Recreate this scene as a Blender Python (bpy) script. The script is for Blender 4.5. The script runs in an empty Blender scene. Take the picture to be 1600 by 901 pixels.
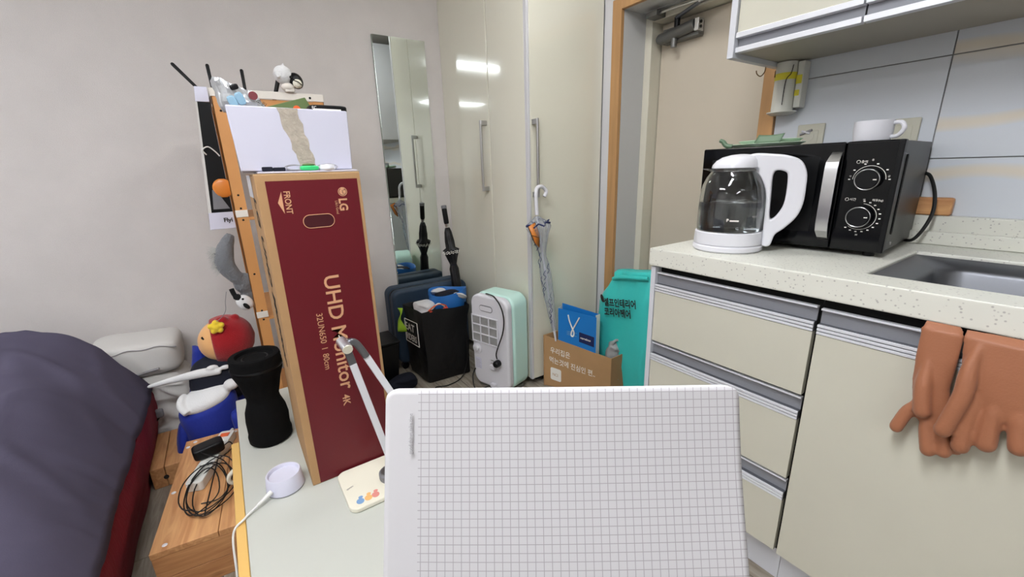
import bpy, bmesh, math, random
from mathutils import Vector, Matrix, noise
random.seed(7)
D=bpy.data; SC=bpy.context.scene; COL=SC.collection
R=math.radians; PI=math.pi; V=Vector
# ---------------------------------------------------------------- camera
cd=D.cameras.new('camera'); cam=D.objects.new('camera',cd); COL.objects.link(cam)
right=V((0.56429295,0.82504197,-0.02965151)); down=V((0.21136128,-0.17909468,-0.96085977)); fwd=V((-0.79806007,0.53593922,-0.27544379))
mw=Matrix.Identity(4)
for i in range(3): mw[i][0]=right[i]; mw[i][1]=-down[i]; mw[i][2]=-fwd[i]
mw.translation=V((0,0,1.08)); cam.matrix_world=mw
cd.sensor_width=36; cd.lens=36*652.945/1600; cd.clip_start=.01; cd.clip_end=50
SC.camera=cam
# ---------------------------------------------------------------- exposure / world
SC.view_settings.view_transform='Standard'; SC.view_settings.look='None'
SC.view_settings.gamma=1; SC.view_settings.use_curve_mapping=False
SC.view_settings.exposure=1.08
w=D.worlds.new('world'); SC.world=w; w.use_nodes=True
w.node_tree.nodes['Background'].inputs[0].default_value=(.75,.8,.9,1); w.node_tree.nodes['Background'].inputs[1].default_value=.3
LAMP_A=27.0; LAMP_B_AND_FILL=10.0; ENTRY_FILL=12.0   # emission of the ceiling diffusers, added fill panels included
# ---------------------------------------------------------------- materials
MT={}
def lin(c):
    f=lambda u:(u/255/12.92) if u/255<=.04045 else ((u/255+.055)/1.055)**2.4
    return (f(c[0]),f(c[1]),f(c[2]),1)
def mat(name,c,rough=.5,metal=0,var=0,vs=20,bump=0,bs=60,spec=.5,stretch=(1,1,1),coat=0,trans=0,ior=1.45,emit=0,sheen=0,alpha=1,c2=None):
    m=D.materials.new(name); m.use_nodes=True; nt=m.node_tree; b=nt.nodes['Principled BSDF']; col=lin(c)
    b.inputs['Base Color'].default_value=col; b.inputs['Roughness'].default_value=rough; b.inputs['Metallic'].default_value=metal
    b.inputs['Specular IOR Level'].default_value=spec; b.inputs['Coat Weight'].default_value=coat; b.inputs['Coat Roughness'].default_value=.04
    b.inputs['Transmission Weight'].default_value=trans; b.inputs['IOR'].default_value=ior; b.inputs['Sheen Weight'].default_value=sheen
    b.inputs['Alpha'].default_value=alpha
    if emit:
        b.inputs['Emission Color'].default_value=col; b.inputs['Emission Strength'].default_value=emit
    if var or bump or c2:
        tc=nt.nodes.new('ShaderNodeTexCoord'); mp=nt.nodes.new('ShaderNodeMapping'); mp.inputs['Scale'].default_value=stretch
        nt.links.new(tc.outputs['Object'],mp.inputs['Vector'])
    if var or c2:
        n=nt.nodes.new('ShaderNodeTexNoise'); n.inputs['Scale'].default_value=vs; n.inputs['Detail'].default_value=6
        nt.links.new(mp.outputs[0],n.inputs['Vector'])
        r=nt.nodes.new('ShaderNodeValToRGB'); r.color_ramp.elements[0].position=.3; r.color_ramp.elements[1].position=.7
        k1=1-var; k2=1+var
        r.color_ramp.elements[0].color=lin(c2) if c2 else (col[0]*k1,col[1]*k1,col[2]*k1,1)
        r.color_ramp.elements[1].color=(min(1,col[0]*k2),min(1,col[1]*k2),min(1,col[2]*k2),1)
        nt.links.new(n.outputs['Fac'],r.inputs[0]); nt.links.new(r.outputs[0],b.inputs['Base Color'])
    if bump:
        n2=nt.nodes.new('ShaderNodeTexNoise'); n2.inputs['Scale'].default_value=bs; n2.inputs['Detail'].default_value=4
        nt.links.new(mp.outputs[0],n2.inputs['Vector'])
        bp=nt.nodes.new('ShaderNodeBump'); bp.inputs['Strength'].default_value=bump; bp.inputs['Distance'].default_value=.005
        nt.links.new(n2.outputs['Fac'],bp.inputs['Height']); nt.links.new(bp.outputs[0],b.inputs['Normal'])
    MT[name]=m; return m
def woodmat(name,c1,c2,axis,scale=6,rough=.5,knots=True):
    m=mat(name,c1,rough); nt=m.node_tree; b=nt.nodes['Principled BSDF']
    tc=nt.nodes.new('ShaderNodeTexCoord'); mp=nt.nodes.new('ShaderNodeMapping'); s=[9,9,9]; s[axis]=1; mp.inputs['Scale'].default_value=s
    oi=nt.nodes.new('ShaderNodeObjectInfo'); va=nt.nodes.new('ShaderNodeVectorMath'); va.operation='ADD'
    ml=nt.nodes.new('ShaderNodeVectorMath'); ml.operation='SCALE'; ml.inputs[0].default_value=(7,3,5); nt.links.new(oi.outputs['Random'],ml.inputs['Scale'])
    nt.links.new(tc.outputs['Object'],va.inputs[0]); nt.links.new(ml.outputs[0],va.inputs[1]); nt.links.new(va.outputs[0],mp.inputs['Vector'])
    n=nt.nodes.new('ShaderNodeTexNoise'); n.inputs['Scale'].default_value=scale; n.inputs['Detail'].default_value=8; n.inputs['Distortion'].default_value=1.2
    nt.links.new(mp.outputs[0],n.inputs['Vector'])
    r=nt.nodes.new('ShaderNodeValToRGB'); r.color_ramp.elements[0].position=.32; r.color_ramp.elements[1].position=.68
    r.color_ramp.elements[0].color=lin(c2); r.color_ramp.elements[1].color=lin(c1)
    nt.links.new(n.outputs['Fac'],r.inputs[0]); out=r.outputs[0]
    if knots:
        mp2=nt.nodes.new('ShaderNodeMapping'); s2=[6,6,6]; s2[axis]=2.6; mp2.inputs['Scale'].default_value=s2; nt.links.new(va.outputs[0],mp2.inputs['Vector'])
        vo=nt.nodes.new('ShaderNodeTexVoronoi'); vo.inputs['Scale'].default_value=1.3; nt.links.new(mp2.outputs[0],vo.inputs['Vector'])
        r2=nt.nodes.new('ShaderNodeValToRGB'); r2.color_ramp.elements[0].position=.05; r2.color_ramp.elements[1].position=.13
        nt.links.new(vo.outputs['Distance'],r2.inputs[0])
        mx=nt.nodes.new('ShaderNodeMix'); mx.data_type='RGBA'; nt.links.new(r2.outputs[0],mx.inputs['Factor'])
        mx.inputs['A'].default_value=lin((70,40,22)); nt.links.new(out,mx.inputs['B']); out=mx.outputs['Result']
    nt.links.new(out,b.inputs['Base Color']); return m
mat('wallpaper',(216,211,208),.85,var=.03,vs=9,bump=.35,bs=420)
mat('white_trim',(205,205,208),.45)
mat('orange_trim',(180,138,92),.5,var=.12,vs=5,stretch=(8,8,.8))
mat('reveal_grey',(196,197,197),.8,bump=.2,bs=250)
mat('frame_cream',(214,210,194),.45)
mat('door_cream',(202,192,175),.42,var=.02,vs=4)
mat('gloss_cream',(226,224,208),.12,spec=.5,coat=.6,var=.012,vs=3)
mat('cabinet_cream',(201,199,184),.3,var=.02,vs=6)
mat('cabinet_white',(206,208,214),.4)
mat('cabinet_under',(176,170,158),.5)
mat('alu',(215,217,222),.28,metal=.9)
mat('alu_bright',(226,228,234),.35,metal=.25)
mat('alu_channel',(140,142,148),.4,metal=.3)
mat('alu_dark',(120,122,128),.35,metal=.8)
mat('black_gap',(18,18,18),.9)
mat('mirror',(225,232,228),.01,metal=1)
mat('glass_edge',(120,140,130),.2)
mat('steel',(190,190,190),.3,metal=1)
mat('sink_steel',(118,120,125),.45,metal=1,bump=.05,bs=500)
mat('closer_grey',(120,120,118),.4,metal=.7)
mat('black_plastic',(11,12,14),.38,spec=.3)
mat('black_gloss',(6,7,9),.10,spec=.3)
mat('black_body',(40,38,38),.38)
mat('black_fabric',(9,9,10),.9,bump=.5,bs=30,spec=.2)
mat('black_nylon',(8,8,12),.5,bump=.9,bs=16)
mat('navy_fabric',(12,16,32),.85,bump=.3,bs=90)
mat('suit_blue',(44,62,82),.55,bump=.1,bs=200)
mat('white_plastic',(220,220,226),.3)
mat('white_matte',(216,216,218),.6)
mat('cream_plastic',(228,224,206),.3)
mat('mint_plastic',(200,236,226),.3)
mat('lavender_white',(212,212,228),.55)
mat('green_plastic',(60,200,120),.4)
mat('grille_dark',(110,110,104),.7)
mat('kraft',(178,140,98),.8,var=.05,vs=12,bump=.1,bs=120)
mat('kraft_dark',(156,120,84),.8,var=.06,vs=12,bump=.1,bs=120)
mat('kraft_edge',(196,160,116),.85)
mat('box_red',(100,16,28),.42,var=.03,vs=3)
mat('box_red_dark',(66,10,20),.5)
mat('print_kraft',(214,160,122),.6)
mat('print_dark',(40,34,30),.7)
mat('print_white',(235,232,225),.6)
mat('print_grey',(150,148,150),.7)
mat('print_navy',(20,34,84),.6)
mat('box_white',(202,201,216),.5,var=.01,vs=5)
mat('torn_tape',(176,166,152),.9,var=.15,vs=60,bump=.6,bs=200)
mat('rack_orange',(206,146,88),.45,var=.03,vs=6)
mat('rack_white',(225,218,208),.4)
mat('duvet',(86,82,100),.95,spec=.1,bump=.12,bs=500,var=.05,vs=8)
mat('crimson',(124,10,40),.8,var=.08,vs=9,bump=.3,bs=40,stretch=(3,3,1))
mat('pillow_white',(208,206,202),.85,bump=.3,bs=25)
mat('plush_red',(158,16,26),.95,sheen=.3,bump=.5,bs=300)
mat('plush_skin',(232,176,116),.9,sheen=.2,bump=.3,bs=300)
mat('plush_yellow',(245,212,58),.9,sheen=.2,bump=.3,bs=300)
mat('plush_white',(222,222,222),.95,sheen=.2,bump=.4,bs=250)
mat('royal_blue',(18,40,140),.75,bump=.3,bs=60,sheen=.1)
mat('plush_grey',(112,114,118),.95,bump=1,bs=120,sheen=.3)
mat('plush_black',(14,14,14),.95,bump=.5,bs=200)
mat('tuft',(190,190,186),.9)
mat('bag_blue',(40,112,190),.45,bump=.2,bs=20)
mat('shop_blue',(30,122,200),.35)
mat('mint_bag',(64,205,198),.4,bump=1,bs=9)
mat('grey_bag',(158,158,158),.4,bump=.8,bs=25)
mat('lime',(170,215,60),.6)
mat('red_cord',(200,66,44),.5)
mat('orange_film',(215,130,52),.35)
mat('foil',(186,188,190),.28,metal=.6,bump=.8,bs=40)
mat('cyan_print',(130,165,185),.4)
mat('leaf_green',(92,110,64),.6)
mat('pale_green',(196,220,196),.35)
mat('dark_green',(96,122,96),.45)
mat('glove',(158,102,72),.5,bump=.12,bs=300,sheen=.1)
mat('glove_grip',(136,86,60),.65,bump=.8,bs=500)
mat('yellow_wood',(220,178,104),.45)
mat('table_top',(190,192,184),.3)
mat('rubber_cord',(16,16,16),.5)
mat('strip_white',(214,214,208),.35)
mat('switch_orange',(225,100,50),.35)
mat('outlet_cream',(200,198,182),.4)
mat('warn_yellow',(226,214,60),.5)
mat('tube_white',(214,214,206),.3)
mat('bronze',(120,92,60),.4,metal=.8)
mat('glass',(250,252,252),.0,trans=1,ior=1.45,spec=.5)
mat('water',(245,250,252),.0,trans=1,ior=1.33)
mat('clear_vinyl',(226,230,240),.15,trans=.75,ior=1.15,alpha=.75)
mat('window_film',(90,92,100),.1,alpha=.35)
mat('counter',(218,218,208),.35)
mat('grout',(150,150,150),.9)
mat('baseboard_brown',(132,112,90),.6)
mat('lamp_case',(235,235,238),.4)
mat('lamp_a',(246,248,252),.5,emit=LAMP_A); mat('entry_fill',(250,249,248),.5,emit=ENTRY_FILL); mat('lamp_b_and_fill',(246,248,252),.5,emit=LAMP_B_AND_FILL)  # entrance emitter is added fill; lamp B's emission also feeds the added bed fill
mat('white_cable',(226,226,222),.4)
mat('grey_rubber',(120,120,124),.4)
mat('decal_blue',(120,155,195),.5); mat('decal_orange',(230,180,115),.5); mat('decal_pink',(215,140,130),.5)
mat('ceiling_paint',(238,237,233),.9)
woodmat('pine_x',(216,164,112),(186,130,84),0); woodmat('pine_y',(206,152,102),(176,120,76),1)
woodmat('floor_wood',(172,164,150),(128,118,104),0,scale=5,rough=.4,knots=False)
def speckle():
    m=MT['counter']; nt=m.node_tree; b=nt.nodes['Principled BSDF']
    tc=nt.nodes.new('ShaderNodeTexCoord'); vo=nt.nodes.new('ShaderNodeTexVoronoi'); vo.inputs['Scale'].default_value=110
    nt.links.new(tc.outputs['Object'],vo.inputs['Vector'])
    r=nt.nodes.new('ShaderNodeValToRGB'); r.color_ramp.elements[0].position=.12; r.color_ramp.elements[1].position=.24
    r.color_ramp.elements[0].color=lin((176,174,168)); r.color_ramp.elements[1].color=lin((219,219,209))
    nt.links.new(vo.outputs['Distance'],r.inputs[0]); nt.links.new(r.outputs[0],b.inputs['Base Color'])
speckle()
def tilemat(name,swirl):
    m=mat(name,(212,217,224),.16); nt=m.node_tree; b=nt.nodes['Principled BSDF']
    tc=nt.nodes.new('ShaderNodeTexCoord'); n=nt.nodes.new('ShaderNodeTexNoise'); n.inputs['Scale'].default_value=2.2; n.inputs['Detail'].default_value=3
    wv=nt.nodes.new('ShaderNodeTexWave'); wv.bands_direction='Z'; wv.inputs['Scale'].default_value=1.7; wv.inputs['Distortion'].default_value=9; wv.inputs['Detail'].default_value=3; wv.inputs['Detail Scale'].default_value=.8
    mp=nt.nodes.new('ShaderNodeMapping'); mp.inputs['Scale'].default_value=(.5,1,1.3); nt.links.new(tc.outputs['Object'],mp.inputs['Vector']); nt.links.new(mp.outputs[0],wv.inputs['Vector'])
    r=nt.nodes.new('ShaderNodeValToRGB'); r.color_ramp.elements[0].position=.82; r.color_ramp.elements[1].position=1
    r.color_ramp.elements[0].color=lin((212,217,224)); r.color_ramp.elements[1].color=lin((222,214,200)) if swirl else lin((212,217,224))
    nt.links.new(wv.outputs['Fac'],r.inputs[0]); nt.links.new(r.outputs[0],b.inputs['Base Color'])
tilemat('tile_plain',False); tilemat('tile_swirl',True)
def pagemat():
    m=mat('grid_page',(184,182,184),.75); nt=m.node_tree; b=nt.nodes['Principled BSDF']; N=nt.nodes.new; L=nt.links.new
    tc=N('ShaderNodeTexCoord'); sp=N('ShaderNodeSeparateXYZ'); L(tc.outputs['Object'],sp.inputs[0])
    def ma(op,a,bb):
        k=N('ShaderNodeMath'); k.operation=op
        for i,s in enumerate((a,bb)):
            if isinstance(s,(int,float)): k.inputs[i].default_value=s
            else: L(s,k.inputs[i])
        return k.outputs[0]
    ls=[]
    for ax in ('X','Y'):
        fr=ma('FRACT',ma('MULTIPLY',sp.outputs[ax],200.0),0); ls.append(ma('LESS_THAN',ma('ABSOLUTE',ma('SUBTRACT',fr,.5),0),.045))
    line=ma('MAXIMUM',ls[0],ls[1]); inx=ma('GREATER_THAN',sp.outputs['X'],.0205); line=ma('MULTIPLY',line,inx)
    mx=N('ShaderNodeMix'); mx.data_type='RGBA'; L(line,mx.inputs['Factor']); mx.inputs['A'].default_value=lin((184,182,184)); mx.inputs['B'].default_value=lin((150,145,148))
    L(mx.outputs['Result'],b.inputs['Base Color'])
pagemat()
# ---------------------------------------------------------------- geometry helper
ROOT={}
class G:
    def __init__(s): s.v=[]; s.f=[]; s.M=None
    def add(s,vs,fs):
        o=len(s.v)
        for p in vs: s.v.append(tuple(s.M@V(p)) if s.M is not None else tuple(p))
        for f in fs: s.f.append(tuple(i+o for i in f))
        return s
    def box(s,x0,x1,y0,y1,z0,z1):
        return s.add([(x,y,z) for z in (z0,z1) for y in (y0,y1) for x in (x0,x1)],[(0,2,3,1),(4,5,7,6),(0,1,5,4),(1,3,7,5),(3,2,6,7),(2,0,4,6)])
    def hexa(s,b,t): # 4 bottom pts, 4 top pts (same winding)
        return s.add(list(b)+list(t),[(3,2,1,0),(4,5,6,7)]+[(i,(i+1)%4,4+(i+1)%4,4+i) for i in range(4)])
    def prism(s,poly,d): # poly 3d list, extrude vector d
        n=len(poly); d=V(d)
        return s.add([tuple(V(p)) for p in poly]+[tuple(V(p)+d) for p in poly],[tuple(range(n))[::-1],tuple(range(n,2*n))]+[(i,(i+1)%n,n+(i+1)%n,n+i) for i in range(n)])
    def loft(s,loops,cap0=True,cap1=True,closed=True):
        n=len(loops[0]); vs=[p for l in loops for p in l]; fs=[]
        for k in range(len(loops)-1):
            for i in range(n if closed else n-1):
                j=(i+1)%n; fs.append((k*n+i,k*n+j,(k+1)*n+j,(k+1)*n+i))
        if cap0: fs.append(tuple(range(n))[::-1])
        if cap1: fs.append(tuple(range((len(loops)-1)*n,len(loops)*n)))
        return s.add(vs,fs)
    def tube(s,pts,r,n=8,closed=False):
        pts=[V(p) for p in pts]; m=len(pts); rr=r if hasattr(r,'__len__') else [r]*m
        up=V((0,0,1)); loops=[]; prev=None
        for i,p in enumerate(pts):
            if closed: t=pts[(i+1)%m]-pts[i-1]
            else: t=pts[min(i+1,m-1)]-pts[max(i-1,0)]
            t=t.normalized() if t.length>1e-9 else V((0,0,1))
            if prev is None:
                a=t.cross(up)
                if a.length<.1: a=t.cross(V((1,0,0)))
            else: a=prev-t*prev.dot(t)
            a.normalize(); b=t.cross(a); prev=a
            loops.append([tuple(p+(a*math.cos(2*PI*k/n)+b*math.sin(2*PI*k/n))*rr[i]) for k in range(n)])
        if closed: loops.append(loops[0]); return s.loft(loops,False,False)
        return s.loft(loops)
    def cyl(s,p0,p1,r0,r1=None,n=24): return s.tube([p0,p1],[r0,r0 if r1 is None else r1],n)
    def ell(s,c,r,rot=None,nu=20,nv=12):
        Mx=Matrix.Translation(c)@(rot.to_4x4() if rot is not None else Matrix.Identity(4))
        loops=[]
        for j in range(1,nv):
            ph=PI*j/nv-PI/2
            loops.append([tuple(Mx@V((r[0]*math.cos(ph)*math.cos(2*PI*i/nu),r[1]*math.cos(ph)*math.sin(2*PI*i/nu),r[2]*math.sin(ph)))) for i in range(nu)])
        return s.loft(loops)
    def lathe(s,prof,base,n=32,ax=(0,0,1),mod=None,caps=(True,True)):
        ax=V(ax).normalized(); a=ax.orthogonal().normalized()
        if abs(ax.z)>.99: a=V((1,0,0))
        b=ax.cross(a); base=V(base); loops=[]
        for r,z in prof:
            loops.append([tuple(base+ax*z+(a*math.cos(2*PI*k/n)+b*math.sin(2*PI*k/n))*(r*(mod(k/n,z) if mod else 1))) for k in range(n)])
        return s.loft(loops,*caps)
    def grid(s,fn,nu,nv):
        return s.add([tuple(fn(i/nu,j/nv)) for j in range(nv+1) for i in range(nu+1)],[(j*(nu+1)+i,j*(nu+1)+i+1,(j+1)*(nu+1)+i+1,(j+1)*(nu+1)+i) for j in range(nv) for i in range(nu)])
def rrect(x0,x1,y0,y1,r,k=5):
    o=[]
    for cx,cy,a in ((x1-r,y1-r,0),(x0+r,y1-r,90),(x0+r,y0+r,180),(x1-r,y0+r,270)):
        for i in range(k+1):
            t=R(a+90*i/k); o.append((cx+r*math.cos(t),cy+r*math.sin(t)))
    return o
def smooth(pts,n=6,closed=False):
    P=[V(p) for p in pts]; m=len(P); out=[]
    rng=range(m) if closed else range(m-1)
    for i in rng:
        p0=P[i-1] if (closed or i>0) else P[0]; p1=P[i]; p2=P[(i+1)%m]; p3=P[(i+2)%m] if (closed or i+2<m) else P[-1]
        for k in range(n):
            t=k/n; out.append(.5*((2*p1)+(p2-p0)*t+(2*p0-5*p1+4*p2-p3)*t*t+(3*p1-p0-3*p2+p3)*t**3))
    if not closed: out.append(P[-1])
    return out
def tag(o,label=None,cat=None,group=None,kind=None):
    if label: o['label']=label
    if cat: o['category']=cat
    if group: o['group']=group
    if kind: o['kind']=kind
    return o
def thing(name,loc,label,cat,group=None,rz=0):
    o=D.objects.new(name,None); COL.objects.link(o); o.empty_display_size=.05
    o.location=loc; o.rotation_euler=(0,0,rz); tag(o,label,cat,group)
    ROOT[o.name]=(Matrix.Translation(loc)@Matrix.Rotation(rz,4,'Z')); return o
def build(name,g,m,parent=None,loc=None,bevel=0,seg=2,sharp=35,local=False,mods=None,label=None,recalc=True,flat=False):
    me=D.meshes.new(name)
    if parent is not None: Mi=ROOT[parent.name].inverted() if not local else Matrix.Identity(4)
    else: Mi=Matrix.Translation(-V(loc)) if loc is not None else Matrix.Identity(4)
    me.from_pydata([tuple(Mi@V(p)) for p in g.v],[],g.f); me.update()
    if recalc:
        bm=bmesh.new(); bm.from_mesh(me); bmesh.ops.recalc_face_normals(bm,faces=bm.faces); bm.to_mesh(me); bm.free()
    me.materials.append(MT[m])
    o=D.objects.new(name,me); COL.objects.link(o)
    if parent is not None: o.parent=parent; ROOT[o.name]=ROOT[parent.name]
    else:
        if loc is not None: o.location=loc
        ROOT[o.name]=Matrix.Translation(loc) if loc is not None else Matrix.Identity(4)
    if not flat:
        me.polygons.foreach_set('use_smooth',[True]*len(me.polygons))
    if bevel:
        b=o.modifiers.new('bevel','BEVEL'); b.width=bevel; b.segments=seg; b.limit_method='ANGLE'; b.angle_limit=R(40); b.harden_normals=True
    elif not flat: me.set_sharp_from_angle(angle=R(sharp))
    for k in (mods or []):
        if k[0]=='remesh':
            q=o.modifiers.new('remesh','REMESH'); q.mode='VOXEL'; q.voxel_size=k[1]; q.use_smooth_shade=True
            if k[2]: q=o.modifiers.new('smooth','SMOOTH'); q.iterations=k[2]; q.factor=.5
        if k[0]=='solid': q=o.modifiers.new('solid','SOLIDIFY'); q.thickness=k[1]; q.offset=k[2] if len(k)>2 else -1
        if k[0]=='sub': q=o.modifiers.new('sub','SUBSURF'); q.levels=k[1]; q.render_levels=k[1]
    if label: o['label']=label
    return o
def text(body,size,m,parent,o,xd,yd,name='printed_text',align='LEFT',sx=1,bold=0,local=False,space=1,ls=1,label=None,shear=0,fit=None):
    cu=D.curves.new(name,'FONT'); cu.body=body; cu.size=size; cu.extrude=.00015; cu.offset=bold; cu.align_x=align; cu.space_character=space; cu.space_line=ls; cu.resolution_u=3; cu.shear=shear
    tmp=D.objects.new('tmp',cu); me0=D.meshes.new_from_object(tmp)
    if fit: sx=fit/max(v.co.x for v in me0.vertices)
    xd=V(xd).normalized(); yd=V(yd).normalized(); nd=xd.cross(yd).normalized(); o=V(o)+nd*.0008
    g=G(); g.add([tuple(o+xd*v.co.x*sx+yd*v.co.y+nd*v.co.z) for v in me0.vertices],[tuple(p.vertices) for p in me0.polygons])
    D.objects.remove(tmp); D.curves.remove(cu); D.meshes.remove(me0)
    return build(name,g,m,parent,local=local,recalc=False,flat=True,label=label)
def struct(name,g,m,**k):
    o=build(name,g,m,**k); o['kind']='structure'; return o
# ================================================================ THE ROOM
XL=-2.36; YB=1.61; ZC=2.23; XR=3.3; YF=-2.7
g=G(); g.box(XL-.1,XR+.1,YF-.1,YB+.5,-.12,-.012)
fl=struct('floor',g,'grout')
cells=[]
k=0; y=-.78
while y<YB-.001:
    x=XL-(.31*(k%3))
    while x<.6:
        x0=max(x,XL); x1=min(x+.92,.6)
        if x1-x0>.02: cells.append((x0+.0012,x1-.0012,y+.0012,min(y+.118,YB)-.0012))
        x+=.92
    y+=.119; k+=1
for (x0,x1,y0,y1) in cells:
    g=G(); g.box(x0,x1,y0,y1,-.012,0); build('plank',g,'floor_wood',fl,loc=None,bevel=.0008,seg=1)
g=G(); g.box(XL,.6,YF,-.7812,-.012,0); g.box(.6+.001,XR,YF,YB,-.012,0); build('laminate_strips',g,'floor_wood',fl)['kind']='stuff'
g=G(); g.box(XL-.1,XL,YF-.1,YB+.1,-.012,ZC); struct('wall_left',g,'wallpaper')
g=G(); g.tube([(XL+.004,.640,.10),(XL+.004,.632,.25),(XL+.004,.625,.42),(XL+.004,.622,.52)],.0022,6); tag(build('wall_cable',g,'white_cable',loc=(XL+.004,.64,.1)),'thin white cable running up the grey wall left of the mirror','cable')
g=G(); g.box(XL+.0005,XL+.012,-.9,.70,.001,.075); struct('baseboard_left',g,'baseboard_brown',bevel=.002)
OL,OR=-1.443,-.80; ZT=1.735  # door opening
g=G(); g.box(XL-.1,OL-.002,YB,YB+.12,-.012,ZC); g.box(OL-.002,OR+.002,YB,YB+.12,ZT+.002,ZC); g.box(OR+.002,XR,YB,YB+.12,-.012,ZC)
struct('wall_back',g,'reveal_grey')
mat('unseen_white',(240,238,235),.9)
g=G(); g.box(XR,XR+.1,YF-.1,YB+.1,-.012,ZC); struct('wall_right',g,'unseen_white')
g=G(); g.box(XL-.1,XR+.1,YF-.1,YF,-.012,ZC); struct('wall_front',g,'unseen_white')
g=G(); g.box(XL-.1,XR+.1,YF-.1,YB+.5,ZC,ZC+.08); struct('ceiling',g,'ceiling_paint')
# white strip between wardrobe and door, orange casing
g=G(); g.box(-1.549,-1.497,YB-.012,YB-.0005,.001,ZC-.001); struct('trim_1',g,'white_trim',bevel=.002)
tr=G(); tr.box(OL-.052,OL,YB-.02,YB+.0,.001,ZT+.045)
o=struct('trim_2',tr,'orange_trim',bevel=.002)
tr=G(); tr.box(OR,OR+.05,YB-.02,YB,.001,ZT+.045); struct('trim_3',tr,'orange_trim',bevel=.002)
tr=G(); tr.box(OL+.0005,OR-.0005,YB-.02,YB,ZT,ZT+.045); struct('trim_4',tr,'orange_trim',bevel=.002)
# recess lining
g=G(); g.box(OL-.12,OL,YB+.122,YB+.32,-.01,ZC); g.box(OR,OR+.12,YB+.122,YB+.32,-.01,ZC); g.box(OL,OR,YB+.122,YB+.32,ZT,ZC)
g.box(OL-.002,OL,YB+.001,YB+.122,0,ZT); 
struct('door_reveal',g,'reveal_grey')
g=G(); g.box(OL+.0005,OL+.038,1.755,1.86,0,ZT-.001); g.box(OR-.038,OR-.0005,1.755,1.86,0,ZT-.001); g.box(OL+.0385,OR-.0385,1.755,1.86,ZT-.038,ZT-.001)
struct('door_frame',g,'frame_cream',bevel=.0025)
g=G(); g.box(OL+.0415,OR-.0415,1.825,1.865,.005,ZT-.041); dr=struct('door_1',g,'door_cream',bevel=.002)
def closer():
    t=thing('door_closer',(-1.28,1.824,1.66),'grey metal hydraulic door closer with folding arm at the top of the entrance door','door closer')
    g=G(); a=V((-1.385,1.775,1.62)); b=V((-1.20,1.775,1.64))
    g.tube([a,a+(b-a)*.06,b],[.016,.023,.023],20); build('cylinder_body',g,'closer_grey',t)
    g=G(); g.box(-1.37,-1.19,1.785,1.8245,1.60,1.66); build('mounting_plate',g,'closer_grey',t,bevel=.004)
    g=G(); g.box(-1.197,-1.178,1.762,1.80,1.612,1.66); build('end_cap',g,'steel',t,bevel=.002)
    for z in (1.627,1.645):
        g=G(); g.cyl((-1.1779,1.778,z),(-1.174,1.778,z),.006,n=10); build('end_screw',g,'black_plastic',t)
    g=G(); g.cyl((-1.30,1.775,1.575),(-1.30,1.775,1.61),.013,n=14); build('valve_boss',g,'closer_grey',t)
    g=G(); g.cyl((-1.29,1.775,1.64),(-1.29,1.775,1.69),.012,n=14); build('pivot',g,'black_plastic',t)
    g=G(); g.tube([(-1.29,1.77,1.688),(-1.13,1.70,1.694)],.008,8); build('main_arm',g,'alu_dark',t)
    g=G(); g.tube([(-1.36,1.715,1.712),(-1.13,1.70,1.700)],.006,8); build('fore_arm',g,'steel',t)
    g=G(); g.box(-1.395,-1.335,1.69,1.754,1.698,1.72); build('arm_bracket',g,'closer_grey',t,bevel=.003)
    g=G(); g.box(-1.14,-1.10,1.69,1.712,1.688,1.706); build('elbow',g,'steel',t,bevel=.003)
closer()
# ---- wall tiles behind the kitchen run
TY=YB-.008
g=G(); g.box(-.749,1.6,YB-.003,YB-.0005,.80,1.60); bk=struct('tile_backing',g,'grout')
vj=[-.749,-.341,.259,.859,1.46]; hj=[.819,1.072,1.325,1.578]
for a in range(4):
    for c in range(3):
        g=G(); g.box(vj[a]+(.0012 if a else 0),vj[a+1]-.0012,TY,YB-.0035,hj[c]+.0012,hj[c+1]-.0012)
        build('tile',g,'tile_plain' if a==0 else 'tile_swirl',bk,bevel=.0012)
# ---- ceiling lights; the last two are added fill
for nm,(cx,cy,sx,sy),ml,lab in (('ceiling_light_or_fill',(-.20,-.35,.19,1.1),'lamp_a','long white ceiling lamp overhead between the kitchen and the bed'),
                              ('ceiling_light_or_fill',(2.3,-1.3,.30,1.1),'lamp_b_and_fill','long white ceiling lamp further back behind the camera'),
                              ('ceiling_light_or_fill',(-1.15,-1.7,1.1,.30),'lamp_b_and_fill','added white fill light above the far side of the bed'),  # added fill to brighten the left wall and wardrobe doors
                              ('ceiling_light_or_fill',(-1.05,.88,.30,.30),'entry_fill','added square white fill light above the entrance corner')):  # added fill that lifts the dim entrance corner
    t=thing(nm,(cx,cy,ZC),lab,'lamp')
    g=G(); g.box(cx-sx/2-.015,cx+sx/2+.015,cy-sy/2-.015,cy+sy/2+.015,ZC-.035,ZC-.0005); build('housing',g,'lamp_case',t,bevel=.006)
    g=G(); g.box(cx-sx/2,cx+sx/2,cy-sy/2,cy+sy/2,ZC-.05,ZC-.0352); build('diffuser',g,ml,t,bevel=.006)
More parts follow.
